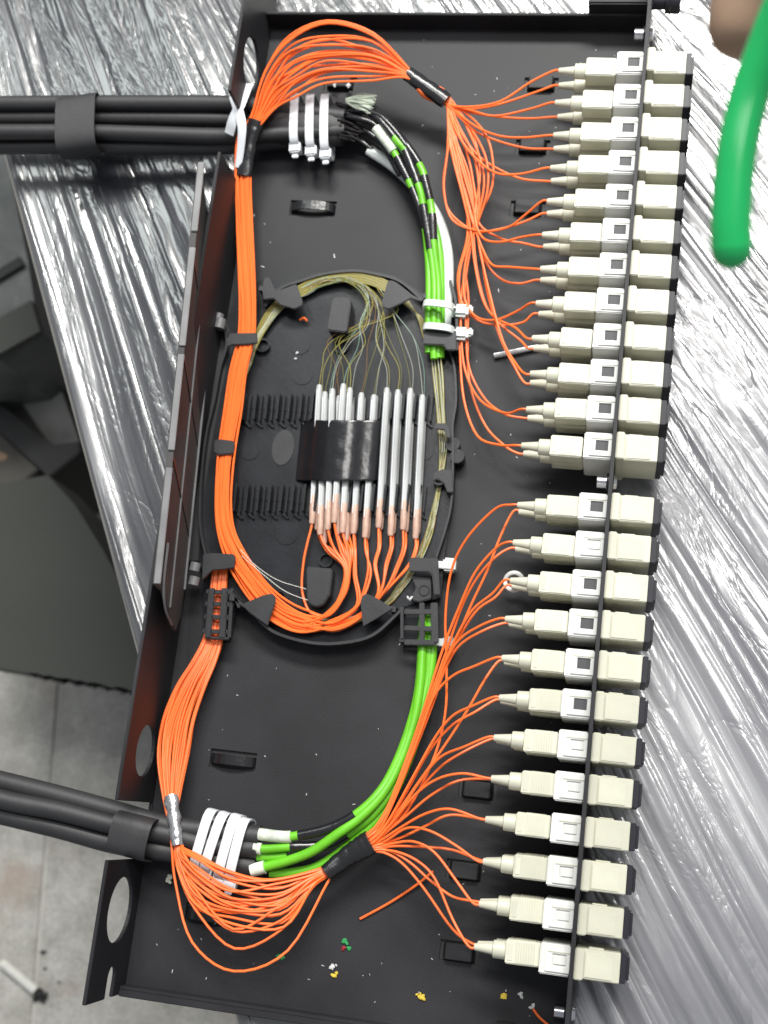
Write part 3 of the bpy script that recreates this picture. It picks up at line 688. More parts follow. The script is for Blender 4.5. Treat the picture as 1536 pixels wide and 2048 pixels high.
wall([(468, 1196), (500, 1222), (545, 1262), (615, 1284), (680, 1286), (745, 1270), (800, 1222)], .3, 12)
wall([(530, 612), (560, 577), (605, 560), (650, 547), (705, 541), (750, 547), (800, 562), (845, 600)], 3, 9)
wall([(447, 640), (453, 690), (440, 735), (428, 800), (412, 870), (402, 960), (400, 1050), (414, 1125)], 3, 9, 1.0)
wall([(893, 690), (908, 730), (912, 800), (905, 850), (906, 900), (903, 1000), (890, 1060), (872, 1115)], 3, 9, 1.0)
wall([(900, 560), (912, 610), (914, 700)], 3, 12)


def fing(pts, z0, z1, name='guide_finger', bev=.35): return MB().prism(poly(pts, z1), z0, z1).build(name, MT['clip'], sp, bev)


c3 = lambda l: [(480 + x / 3.49, 520 + y / 3.49) for x, y in l]
c5 = lambda l: [(380 + x / 2.743, 1000 + y / 2.743) for x, y in l]
fing(c3([(165, 130), (185, 118), (205, 122), (235, 190), (260, 215), (390, 165), (400, 180), (440, 300), (425, 320), (380, 342), (280, 312), (235, 268), (165, 275), (155, 210)]), 13.2, 14.6)
fing(c3([(1030, 145), (1060, 140), (1100, 160), (1200, 240), (1270, 280), (1270, 290), (1190, 268), (1120, 305), (1040, 342), (1000, 330), (985, 305), (1015, 200)]), 13.2, 14.6)
fing(c5([(280, 572), (400, 522), (450, 512), (468, 530), (466, 565), (440, 640), (425, 690), (330, 622)]), 13.2, 14.6)
fing(c5([(935, 560), (945, 525), (968, 514), (1010, 530), (1110, 590), (1100, 602), (1020, 652), (950, 692)]), 13.2, 14.6)
# posts under the fingers
for x, y in ((528, 585), (855, 600), (470, 1200), (790, 1222)): p = P(x, y, 8); MB().box((p.x - 1.2, p.y - 1.2, 4.4), (p.x + 1.2, p.y + 1.2, 13.3)).build('finger_post', MT['clip'], sp)
fing(c3([(645, 275), (660, 258), (750, 256), (770, 275), (772, 320), (745, 495), (735, 505), (620, 490), (608, 480)]), 4.4, 16, 'fibre_post', .5)
fing(c5([(640, 365), (780, 375), (778, 420), (765, 520), (730, 575), (690, 587), (655, 570), (642, 530)]), 4.4, 12, 'fibre_post', .5)


def ring(px, py, ro, ri, z0, z1, name='boss_ring'):
    p = P(px, py, z1); return MB().prism(circ(p.x, p.y, ro), z0, z1, [circ(p.x, p.y, ri)]).build(name, MT['tray'], sp)


ring(651, 1120, 3.4, 2.5, 4.4, 6.5); ring(558, 1196, 4.2, 2.9, 4.4, 6.5); ring(525, 690, 3.6, 2.7, 4.4, 7); ring(878, 958, 3.0, 2.0, 4.4, 10); ring(682, 690, 4.2, 3.4, 4.4, 6.2)
for x, y, r_ in ((573, 1065, 6), (600, 690, 5), (605, 750, 5), (845, 900, 5.5), (598, 1150, 6), (500, 900, 5)):
    p = P(x, y, 4.8); MB().prism(circ(p.x, p.y, r_), 4.4, 4.85).build('ejector_mark', MT['tray'], sp, .15)
p = P(566, 895, 4.8); MB().prism(circ(p.x, p.y, 5.5, 24, 9), 4.4, 4.95).build('oval_pad', MT['clip'], sp, .2)
MB().prism(poly([(438, 668), (463, 668), (448, 760), (428, 860), (406, 1000), (396, 1122), (374, 1122), (380, 1000), (398, 850), (420, 740)], 5), 2.0, 5).build('hinge_shade_strip', MT['dark'], sp, .3)  # black strip standing in for the lid's shadow beside the hinge
# combs: teeth are separate pieces
for row, (xs, y0, y1) in enumerate((((487, 852), 786, 838), ((470, 838), 968, 1022))):
    n = 17
    for k in range(n):
        x = xs[0] + (xs[1] - xs[0]) * k / (n - 1); a_ = P(x + 3, y0, 10.5); b_ = P(x - 3, y1, 10.5)
        mb = MB(); mb.bar((a_.x, a_.y, 7.5), (b_.x, b_.y, 7.5), 1.0, 6.4); mb.bar((a_.x + 2.3, a_.y, 6.4), (b_.x + 2.3, b_.y, 6.4), .7, 4.0)
        mb.bar((b_.x + .3, b_.y - .2, 5.4), (b_.x + 3.4, b_.y - 2.4, 5.0), .8, 1.8); mb.build('comb_tooth', MT['tray'], sp, .12)
    a_ = P(xs[0] - 5, y0 - 2, 4.6); b_ = P(xs[1] + 12, y1 + 3, 4.6); MB().box((a_.x, b_.y, 4.4), (b_.x, a_.y, 4.9)).build('comb_bar', MT['tray'], sp, .1)


# edge clips that reach over the bundles
def clip(l, z=15.5, th=1.6, name='retaining_clip'): return MB().prism(poly(l, z), z - th, z).build(name, MT['clip'], sp, .4)


c1 = lambda l: [(380 + x / 7.88, 640 + y / 7.88) for x, y in l]
clip(c1([(640, 205), (1050, 200), (1055, 360), (900, 380), (660, 388), (600, 420), (560, 330)]), 16)
clip([(428, 880), (440, 878), (466, 881), (469, 888), (466, 907), (438, 910), (428, 905)], 15)
clip([(406, 1108), (424, 1106), (466, 1108), (470, 1113), (468, 1135), (450, 1138), (424, 1140), (404, 1160)], 14.5)
clip([(848, 660), (852, 655), (905, 653), (912, 662), (912, 700), (893, 700), (888, 690), (846, 688)], 16, 2.2)
clip([(818, 1118), (824, 1114), (855, 1116), (876, 1116), (880, 1190), (868, 1190), (864, 1150), (858, 1144), (818, 1143)], 14)
clip([(869, 846), (892, 846), (900, 862), (900, 876), (893, 876), (888, 860), (870, 858)], 13, 1.2)
clip([(866, 962), (868, 944), (886, 938), (904, 940), (906, 985), (895, 985), (888, 968), (876, 958)], 11, 1.2)
clip([(822, 1152), (862, 1156), (862, 1198), (838, 1204), (818, 1200), (832, 1176)], 10, 3, 'corner_boss')
ring(848, 1181, 2.6, 2.1, 9.9, 10.3)
for z_, pxy in ((8, (905, 888)), (8, (914, 912))):
    p = P(*pxy, z_); MB().prism(circ(p.x, p.y, 3.4, 20), 2, z_).build('hinge_pin', MT['tray'], sp, .4)
# grid shaped cable inlet at the lower right
g5 = lambda x, y: (740 + x / 5.12, 1080 + y / 5.12)
mb = MB(); mb.prism(poly([g5(340, 700), g5(450, 640), g5(680, 640), g5(690, 1060), g5(360, 1070), g5(315, 1000)], 4), 1.2, 3.6); mb.build('inlet_floor', MT['tray'], sp, .3)
for n_, (a_, b_, wd) in enumerate([((350, 735), (650, 735), 2.4), ((350, 900), (640, 910), 2.4), ((350, 1045), (660, 1050), 2.6), ((530, 640), (530, 1050), 2.4), ((325, 690), (325, 1010), 1.4), ((655, 640), (665, 1050), 3.2)]):
    A, B = P(*g5(*a_), 12), P(*g5(*b_), 12); MB().bar((A.x, A.y, 11 - .04 * n_), (B.x, B.y, 11 - .04 * n_), wd, 2.0).build('inlet_bar', MT['clip'], sp, .3)
for x, y in ((335, 1030), (660, 1030), (335, 720), (660, 690)):
    A = P(*g5(x, y), 8); MB().box((A.x - 1, A.y - 1, 2), (A.x + 1, A.y + 1, 10.9)).build('inlet_post', MT['clip'], sp)
# ladder clip at the lower left
mb = MB().prism(poly([(405, 1165), (470, 1165), (475, 1200), (462, 1275), (408, 1280)], 3), 1.2, 3.2); mb.build('inlet_floor', MT['tray'], sp, .3)
for k, (y, x0, x1) in enumerate(((1183, 412, 468), (1207, 410, 466), (1233, 408, 463), (1262, 405, 462), (1275, 412, 458))):
    A, B = P(x0, y, 12), P(x1, y + 2, 12); MB().bar((A.x, A.y, 11), (B.x, B.y, 11), 2.2 if k < 4 else 1.2, 1.8).build('inlet_bar', MT['clip'], sp, .3)
for k, (xa, xb, wd) in enumerate(((424, 415, 3.0), (449, 444, 3.2), (464, 458, 1.6))):
    A, B = P(xa, 1176, 12), P(xb, 1276, 12); MB().bar((A.x, A.y, 11.6), (B.x, B.y, 11.6), wd, 1.2).build('inlet_bar', MT['clip'], sp, .3)
# ribs of the left edge and hinge parts
for pts in ([(456, 1180), (470, 1195), (478, 1215)],): wall(pts, 2, 12, 1.2)
for n_, (x, y, w_, h_) in enumerate(((440, 648, 5.5, 5), (438, 634, 4.5, 3), (390, 1134, 5, 4), (388, 1162, 5, 4))):
    p = P(x, y, 14); mb = MB(); mb.tube([p - Vector((.2, h_ / 2, 0)), p + Vector((.2, h_ / 2, 0))], w_ / 2, 14); mb.build('hinge_knuckle', MT['lid_rim'], sp)

# ------------------------------------------------------------------ splice sleeves in the combs
for k, (A, B, bx) in enumerate(SL):
    up = k < 14
    lab = ('slim clear splice sleeve, number ' if False else '')
    x_order = sorted([j for j in range(24) if (j < 14) == up], key=lambda j: sleeves[j][1][0]); pos = x_order.index(k)
    words = ORD[pos] if pos < 12 else ['thirteenth', 'fourteenth'][pos - 12]
    g = thing('splice_sleeve', 'clear splice sleeve with pinkish end, ' + words + ' from the orange bundle in the ' + ('upper' if up else 'lower') + ' layer', 'splice sleeve', (A + B) / 2, 'splice sleeves lying in the combs')
    d = (B - A); sag = Vector((0, 0, 0)); pts = [A + d * t_ for t_ in (0, .02, .2, .5, .8, .98, 1)]
    MB().tube([p for p in pts[:5]], [1.1, 1.5, 1.65, 1.65, 1.5], 12).build('clear_tube', MT['sleeve'], g)
    MB().tube([A + d * .80, A + d * .9, A + d * .985, A + d], [1.55, 1.62, 1.5, 1.15], 12).build('coated_end', MT['pink'], g)
    s_ = d.cross(Vector((0, 0, 1))).normalized() * .75
    MB().tube([A + d * .04 + s_ + Vector((0, 0, 1.3)), A + d * .86 + s_ + Vector((0, 0, 1.25))], .28, 8).build('steel_rod', MT['tie'], g)

# tape over the sleeves
mb = MB(); NXt, NYt = 30, 12; top = []
prof = [(596, 5.4), (604, 6.0), (616, 8.5), (628, 12.6), (645, 14.6), (665, 16.2), (688, 17.0), (705, 16.2), (720, 14.0), (738, 13.0), (752, 12.2), (760, 9.0), (764, 7.4)]
vs, fs = [], []
for i, (x, z) in enumerate(prof):
    for j in range(NYt + 1):
        y = 840 + (962 - 840) * j / NYt + (-2 if i % 2 else 1.5); p = P(x - 12 * j / NYt + 6, y, z + .35 * noise.noise(Vector((i * .9, j * .6, 1)))); vs.append(p)
for i in range(len(prof) - 1):
    for j in range(NYt): k = i * (NYt + 1) + j; fs.append((k, k + 1, k + NYt + 2, k + NYt + 1))
mb.add(vs, fs, True)
o = tag(mb.build('tape_strip', MT['tape']), 'wide glossy black tape strip holding down the stacked splice sleeves', 'tape')
o.modifiers.new('thick', 'SOLIDIFY').thickness = .0003; s_ = o.modifiers.new('sub', 'SUBSURF'); s_.levels = s_.render_levels = 1

# ------------------------------------------------------------------ lid standing open
lo_a, lo_b = P(398, 326, 62), P(309, 1168, 62); li_a, li_b = P(436, 420, 14), P(366, 1240, 14)
ux = (lo_b - lo_a).normalized(); cen = (lo_a + lo_b) / 2; m0 = (li_a + li_b) / 2; hh = (m0 - cen) - ux * (m0 - cen).dot(ux); LH = hh.length; uy = hh.normalized(); un = ux.cross(uy).normalized()
if un.x < 0: un = -un
LL = (lo_b - lo_a).length
lx = lambda a, bb, h: lo_a + ux * a + uy * bb + un * h
ld = thing('tray_lid', 'smoky brown hinged tray lid standing open beside the orange bundle', 'lid', lx(LL / 2, LH, 0))
cs = 16
out = [(0, 0), (LL, 0)]
out += [(LL + 1 + 14 * math.sin(t_ * math.pi / 2), 14 + (LH - 16) * t_) for t_ in (0, .2, .4, .6, .8)] + [(LL + 6, LH - 1), (LL - 8, LH)]
out += [(34, LH), (26, LH - 2), (19, LH - 10), (15, LH * .5), (13, 15), (8, 6)]
MB().prism(out, -0.8, 0.8, (), lx).build('lid_panel', MT['lid'], ld, .2)
for a0, a1 in ((0, LL * .175), (LL * .215, LL * .455), (LL * .475, LL * .70), (LL * .74, LL)):
    MB().bar(lx(a0, -.6, 1.4), lx(a1, -.6, 1.4), 2.9, 1.2, uy).build('rim', MT['lid_rim'], ld, .25)
for a0, a1 in ((LL * .175, LL * .215), (LL * .455, LL * .475), (LL * .70, LL * .74)):
    MB().bar(lx(a0, .3, 1.2), lx(a1, .3, 1.2), 2.4, 1.0, uy).build('rim_gap', MT['lid'], ld, .1)
MB().bar(lx(20, LH * .52, 1.1), lx(LL + 6, LH * .52, 1.1), .8, .7, uy).build('rib', MT['lid_rim'], ld, .1)
MB().bar(lx(30, LH - 1.5, 1.3), lx(LL - 6, LH - 1.5, 1.3), .9, 1.0, uy).build('rib', MT['lid_rim'], ld, .1)
for f0, f1 in ((.22, .40), (.46, .62), (.70, .84)):
    MB().bar(lx(LL * f0, 2, 1.0), lx(LL * f1, LH - 3, 1.0), .9, .5, un).build('rib', MT['tape'], ld, .1)
mb = MB().tube(crv([lx(LL - 20, 9, 1.5), lx(LL - 2, 9, 1.5), lx(LL + 8, 16, 1.5), lx(LL + 13, LH * .6, 1.5)], 6), .6, 6); mb.build('rib', MT['lid_rim'], ld)
mb = MB().tube(crv([lx(-1, 2, .9), lx(6, 5, 1.0), lx(14, 16, 1.0), lx(18, LH * .6, 1.0), lx(26, LH - 2, 1)], 6), .6, 6); mb.build('rib', MT['lid_rim'], ld)
MB().bar(lx(LL * .42, LH + 1, .2), lx(LL * .44, LH + 1, .2), 3, 2, un).build('hinge_tab', MT['lid_rim'], ld, .2)


# ------------------------------------------------------------------ cables
def cable(pts, r, label, group, n=6, **k):
    mb = MB(); mb.tube(crv(pts, n), r, 18); return tag(mb.build('black_cable', MT['cable']), label, 'cable', group)


def lead(l, z0, z1):
    """pixels, height from z0 to z1"""
    return [P(x, y, z0 + (z1 - z0) * i / (len(l) - 1)) for i, (x, y) in enumerate(l)]


gU = 'black cables entering the tray near its top'
cable(lead([(-120, 206), (0, 208), (150, 207), (300, 207), (460, 208), (560, 218), (690, 235)], 24, 14), 4.2, 'topmost of the four black cables entering the upper notch', gU)
cable(lead([(-120, 235), (0, 236), (150, 236), (300, 237), (460, 240), (560, 244), (690, 250)], 19, 9), 4.1, 'second black cable from the top, sunk between its neighbours', gU)
cable(lead([(-120, 262), (0, 264), (150, 264), (300, 268), (440, 272), (560, 268), (690, 262)], 25, 13), 4.0, 'third black cable down, thickest of the upper four', gU)
cable(lead([(-120, 294), (0, 294), (150, 293), (300, 294), (440, 294), (560, 284), (690, 276)], 17, 7), 3.9, 'lowest of the four cables entering the upper notch', gU)
gL = 'black cables entering the tray near its bottom'
cable(lead([(-120, 1535), (0, 1562), (120, 1592), (230, 1622), (330, 1650), (420, 1662), (520, 1672)], 22, 12), 4.6, 'uppermost thick black cable of the lower pair', gL)
cable(lead([(-120, 1560), (0, 1598), (120, 1622), (230, 1650), (330, 1668), (420, 1690), (515, 1698)], 26, 12), 4.4, 'middle black cable riding between the lower pair', gL)
cable(lead([(-120, 1600), (0, 1628), (120, 1657), (230, 1687), (330, 1702), (420, 1718), (510, 1735)], 20, 10), 4.6, 'lowest thick black cable running over the floor corner', gL)


def flatband(name, label, c0, c1, z, h, m, cat, w_):
    """a band of tape round several cables: rounded box across them"""
    A, B = P(*c0, z), P(*c1, z); mb = MB(); t_ = (B - A); n = 14; pts = [A + t_ * i / n for i in range(n + 1)]
    mb.tube(pts, [w_ * (1 + .03 * math.sin(i)) for i in range(n + 1)], 20, [h * (1 + .04 * math.cos(i * 1.7)) for i in range(n + 1)]); return mb


# tape band round the upper cables
def loopband(pa, pb, zc, hw, wd, th, seg=36):
    """closed band: pa-pb (points) is its width across, zc height centre, hw half height, wd its width along"""
    d = (pb - pa); c = (pa + pb) / 2; a = d.length / 2; dx = d.normalized(); ax = Vector((-dx.y, dx.x, 0)); vs = []; fs = []
    for i in range(seg):
        t_ = 2 * math.pi * i / seg; ct, s_ = math.cos(t_), math.sin(t_); ex = .55; X = math.copysign(abs(ct) ** ex, ct) * a; Z = math.copysign(abs(s_) ** ex, s_) * hw
        for k, (w_, r_) in enumerate(((-wd / 2, 0), (wd / 2, 0), (wd / 2, th), (-wd / 2, th))):
            f = 1 + r_ / max(a, hw); vs.append(c + dx * X * (1 + r_ / a) + Vector((0, 0, zc - c.z + Z * (1 + r_ / hw))) + ax * w_)
    for i in range(seg):
        j = (i + 1) % seg
        for k in range(4): l = (k + 1) % 4; fs.append((i * 4 + k, i * 4 + l, j * 4 + l, j * 4 + k))
    return MB().add(vs, fs, True)


A, B = P(162, 198, 21), P(160, 306, 21)
mb = loopband(A, B, 20.5, 8.0, 21, .3)
for v in mb.v: v += Vector((0, 0, noise.noise(v / 6) * .8))
tag(mb.build('tape_band', MT['cable']), 'black tape band round the four upper cables outside the tray', 'tape')
A, B = P(283, 1632, 18), P(262, 1712, 18)
mb = loopband(A, B, 18.5, 9.2, 18, .6)
for v in mb.v: v += Vector((0, 0, noise.noise(v / 6) * .8))
tag(mb.build('tape_band', MT['cable']), 'black tape band round the lower cables at the tray notch', 'tape')
# the taped bulk of cable under the upper zip ties
mb = MB(); c = crv(PP([(500, 250, 10), (560, 250, 11), (640, 252, 11), (690, 250, 10)]), 6); mb.tube(c, [9] + [11] * (len(c) - 2) + [9.5], 22, [6.0] + [7.5] * (len(c) - 2) + [6])
for v in mb.v: v += Vector((noise.noise(v / 5), noise.noise(v / 5 + Vector((5, 0, 0))), noise.noise(v / 5 + Vector((0, 5, 0))))) * .9
tag(mb.build('cable_wrap', MT['cable']), 'thick black foam wrap round the cables under the three white ties', 'cable wrap')
mb = MB(); c = crv(PP([(355, 1700, 9), (430, 1700, 9.5), (505, 1706, 9)]), 6); mb.tube(c, 9.5, 22, 4.5)
tag(mb.build('cable_wrap', MT['cable']), 'black wrap round the cable ends under the four grey ties', 'cable wrap')


def zip_tie(pa, pb, zc, hw, label, group, head_at='b', m='tie', wd=4.2, hs=5.2, slant=0.0, tail=True):
    g = thing('zip_tie', label, 'cable tie', pa.lerp(pb, .5), group)
    mb = loopband(pa, pb, zc, hw, wd, .9)
    if slant:
        for v in mb.v: v.x += slant * (v.z - zc) / hw
    mb.build('strap', MT[m], g, 0)
    h = pb if head_at == 'b' else pa; d = (pb - pa).normalized(); ax = Vector((-d.y, d.x, 0)); c = h + d * (1.2 if head_at == 'b' else -1.2); c = Vector((c.x, c.y, zc + hw * .35))
    MB().bar(c - d * hs * .55, c + d * hs * .55, hs + .6, 5.0).build('head', MT[m], g, .7)
    if tail: MB().bar(c + d * hs * .45, c + d * (hs * .5 + 2.6), wd * .75, 1.4).build('tail', MT[m], g, .3)
    return g


gz = 'white zip ties over the upper cable bundle'
for k, (xa, xb, yb, lb) in enumerate(((592, 588, 292, 'white zip tie nearest the orange fan on the upper bundle'), (622, 620, 298, 'middle white zip tie of three on the upper bundle'), (651, 649, 304, 'white zip tie nearest the frayed cable end'))):
    zip_tie(P(xa, 186, 17), P(xb, yb - 6, 17), 10.5, 8.6, lb, gz)
gz = 'grey white zip ties over the lower cable bundle'
for k, (xa, ya, xb, yb, lb) in enumerate(((425, 1622, 392, 1735, 'frontmost slanting grey zip tie next to the silver tape'), (450, 1628, 412, 1742, 'second slanting zip tie over the lower cables'), (474, 1632, 440, 1755, 'third zip tie over the lower cables, tail under the fibres'), (492, 1640, 462, 1760, 'last zip tie before the green tube ends'))):
    zip_tie(P(xa, ya, 14), P(xb, yb, 14), 10.5, 8.2, lb, gz, wd=4.4)
gz = 'clear zip ties holding the green tubes to the splice tray'
for k, (y, lb) in enumerate(((616, 'upper clear zip tie round the green tubes with bulky head'), (662, 'lower clear zip tie touching the black retaining clip'))):
    g = zip_tie(P(849, y - 6, 15), P(905, y, 15), 12, 6.5, lb, gz, m='clear', wd=3.2, hs=1.0, tail=False)
    p = P(921, y + 2, 15); MB().box((p.x - 3.6, p.y - 3.0, 8), (p.x + 3.6, p.y + 3.2, 14.5)).build('head', MT['clear'], g, 1.3)
    MB().box((p.x + 2.6, p.y - .6, 9), (p.x + 5.4, p.y + 3.6, 12.5)).build('tail', MT['clear'], g, .8)
for (x, y, lb, s_) in ((898, 1128, 'cube shaped clear tie head beside the lower retaining clip', 3.0), (896, 1284, 'clear tie head half hidden under the orange fibres', 2.7)):
    g = thing('zip_tie', lb, 'cable tie', P(x, y, 9), 'clear zip ties on the tray side')
    p = P(x, y, 11); MB().box((p.x - s_, p.y - s_, 4), (p.x + s_, p.y + s_, 11)).build('head', MT['clear'], g, .9)
    MB().box((p.x - s_ - 9, p.y - 1.6, 6), (p.x - s_ + .5, p.y + 1.8, 7)).build('strap', MT['clear'], g, .2)
# crossed white straps at the upper notch
g = thing('crossed_tie', 'two crossed white straps tying the upper cables at the tray notch', 'cable tie', P(480, 240, 22))
MB().tube(crv([P(496, 168, 25), P(482, 205, 27.5), (P(466, 240, 28)), P(458, 268, 24)], 5), 2.7, 8, .5).build('strap', MT['tie'], g)
MB().tube(crv([P(468, 190, 25), P(478, 225, 29), P(484, 255, 29), P(481, 300, 24), P(476, 335, 20)], 5), [2.7 - .05 * i for i in range(21)], 8, .5).build('strap', MT['tie'], g)


# ------------------------------------------------------------------ green tubes with black wraps
def gtube(label, pts, r, wraps, group, white=0, n=8, fibres=()):
    g = thing('buffer_tube', label, 'buffer tube', pts[len(pts) // 2], group); c = crv(pts, n); N = len(c) - 1
    MB().tube(c, r, 14).build('green_jacket', MT['green'], g)
    for a_, b_ in wraps:
        i0, i1 = int(a_ * N), max(int(a_ * N) + 1, int(b_ * N)); MB().tube(c[i0:i1 + 1], r + .28, 14).build('black_wrap', MT['tape'], g)
    if white: MB().tube(c[:white], [r * 1.1 + .5 + .5 * noise.noise(Vector((i, 2, 3))) for i in range(white)], 14).build('gel_end', MT['foam'], g)
    for fp, fm_ in fibres: MB().tube(crv(fp, 6), .21, 5).build('bare_fibre', MT[fm_], g)
    return g


def bare_down(k, n):
    """bare fibres from the end of a green tube: down the right side, under the bottom fingers, round behind the orange bundle, up and over the top to the sleeves"""
    j = lambda a: random.uniform(-a, a)
    x = 862 + (k % 4) * 6
    return PP([(x, 705, 9), (x + 5 + j(2), 760, 8), (877 + (k % 4) * 4 + j(1.5), 850, 7.5), (880 + (k % 4) * 4, 905, 7), (876 + j(5), 985, 6.5), (860 + j(7), 1060, 6.5), (835 + j(8), 1120, 6), (805 + j(9), 1170, 5.8), (770 + j(9), 1210, 5.6), (690, 1245 + j(10), 5.6), (600, 1235 + j(8), 5.6)])


cols = ['olive', 'yellow', 'olive', 'brown', 'pale', 'olive']
gG = 'lime green buffer tubes of the upper cable'
random.seed(11)
ft = lambda k: [(bare_down(k, i), cols[(k + i) % 6]) for i in range(5)]
gtube('green buffer tube with gel end, innermost on the upper bend', PP([(751, 256, 18), (787, 303, 16), (810, 347, 15), (826, 381, 14), (846, 438, 13), (854, 490, 12), (858, 560, 12), (857, 630, 12), (857, 706, 11)]), 1.75, ((.17, .30), (.36, .55)), gG, 9, fibres=ft(0))
gtube('green buffer tube second on the upper bend, black banded', PP([(728, 215, 16), (760, 240, 18), (796, 284, 18), (812, 306, 17), (838, 375, 16), (846, 410, 15), (858, 480, 14), (868, 560, 13), (868, 630, 13), (868, 718, 11)]), 1.8, ((.0, .20), (.33, .44), (.56, .70)), gG, fibres=ft(1))
gtube('green buffer tube third on the upper bend with short green gaps', PP([(735, 205, 13), (775, 245, 17), (820, 300, 17), (844, 340, 16), (850, 362, 16), (862, 412, 15), (865, 441, 15), (868, 495, 14), (876, 560, 12), (877, 630, 12), (876, 716, 10)]), 1.8, ((0, .27), (.37, .48), (.57, .68)), gG, fibres=ft(2))
gtube('green buffer tube outermost and lowest of the upper bend', PP([(760, 262, 8), (800, 320, 9), (840, 390, 10), (868, 450, 11), (879, 500, 11), (883, 560, 10), (883, 630, 10), (882, 716, 9)]), 1.7, ((0, .34),), gG, fibres=ft(3))
mb = MB(); c = crv(PP([(738, 300, 6), (790, 335, 6), (840, 385, 6), (876, 440, 7), (893, 500, 8), (896, 560, 8.5), (893, 620, 8), (888, 668, 7)]), 8); mb.tube(c, 2.9, 14, 2.2)
tag(mb.build('clear_sheath', MT['clear']), 'milky translucent tube running behind the green tubes', 'tube')
gG = 'lime green buffer tubes of the lower cable'
gtube('lower green buffer tube with milky gel end and black middle', PP([(518, 1668, 15), (569, 1674, 15), (601, 1670, 15), (640, 1662, 15), (675, 1650, 15), (710, 1630, 15), (745, 1600, 14), (775, 1560, 12), (803, 1500, 10), (826, 1430, 8), (838, 1370, 7), (843, 1300, 6.5), (845, 1225, 6.5)]), 1.95, ((.16, .42),), gG, 12)
gtube('lower green buffer tube just below the gel ended one', PP([(508, 1695, 14), (531, 1698, 14), (587, 1693, 14), (625, 1692, 12), (662, 1688, 11), (706, 1662, 11), (750, 1626, 11), (785, 1575, 10), (818, 1500, 8), (842, 1420, 7), (856, 1350, 6), (859, 1290, 6), (860, 1225, 6)]), 1.9, ((.16, .40),), gG, 7)
gtube('thickest lower green tube sweeping up from a white end piece', PP([(502, 1741, 13), (530, 1734, 13), (575, 1722, 14), (625, 1702, 15), (675, 1668, 16), (720, 1635, 15), (765, 1588, 13), (795, 1535, 11), (822, 1462, 9), (838, 1390, 8), (845, 1300, 7), (846, 1228, 7)]), 2.15, (), gG, 9)
gtube('lowest green tube, running into the grey black tape', PP([(540, 1746, 9), (575, 1746, 9), (625, 1737, 9), (665, 1715, 9), (710, 1680, 9), (752, 1640, 9), (792, 1578, 8), (828, 1490, 7), (852, 1400, 6), (864, 1320, 5.5), (866, 1228, 5.5)]), 2.1, (), gG)
gtube('short cut green tube stub under the gel ends', PP([(515, 1712, 11), (545, 1714, 11), (569, 1712, 11), (575, 1711, 11)]), 2.3, (), gG)
# small black tubes at the frayed upper end
for k, (pts, lb) in enumerate(((PP([(690, 232, 15), (720, 238, 17), (750, 250, 16), (785, 290, 14), (815, 345, 12), (838, 420, 10)]), 'thin black tube nearest the clear sheath'), (PP([(690, 245, 11), (720, 255, 12), (750, 275, 12), (775, 305, 10), (800, 350, 9)]), 'thin black tube lowest at the frayed cable end'), (PP([(690, 222, 14), (725, 222, 17), (760, 232, 19), (790, 262, 19), (812, 292, 18)]), 'thin black tube crossing over the green gel end'), (PP([(690, 262, 9), (712, 275, 9), (742, 298, 7), (765, 315, 5)]), 'short black tube end lying on the tray floor'))):
    tag(MB().tube(crv(pts, 6), 1.5, 10).build('black_tube', MT['tape']), lb, 'tube', 'thin black tubes at the frayed cable end')
# frayed white aramid yarn
mb = MB(); random.seed(5)
a0 = P(697, 200, 20)
for k in range(70):
    s_ = k / 69; e = P(752 - 14 * s_ + random.uniform(-5, 3), 190 + 38 * s_ + random.uniform(-3, 3), 18 + random.uniform(-2, 2)); a_ = P(693 + random.uniform(-2, 3), 197 + 8 * s_, 18 + random.uniform(-1, 2)); md = a_.lerp(e, .5) + Vector((random.uniform(-1, 1), random.uniform(-1, 1), random.uniform(0, 1.5)))
    mb.tube(crv([a_, md, e], 3), .28, 4)
o = tag(mb.build('aramid_yarn', MT['foam']), 'fan of frayed white aramid yarn at the upper cable end', 'yarn'); o['kind'] = 'stuff'
mb = MB()
for k in range(40):
    s_ = k / 39; a_ = P(676 + random.uniform(-6, 6), 205 + 70 * s_, 14 + random.uniform(-4, 4)); e = P(715 + random.uniform(-8, 14), 225 + 60 * s_ + random.uniform(-6, 6), 12 + random.uniform(-5, 4)); mb.tube(crv([a_, a_.lerp(e, .5) + Vector((0, random.uniform(-1, 1), 1)), e], 3), .55, 5)
o = tag(mb.build('black_fraying', MT['tape']), 'tangle of black tape strands where the upper cables end', 'strands'); o['kind'] = 'stuff'

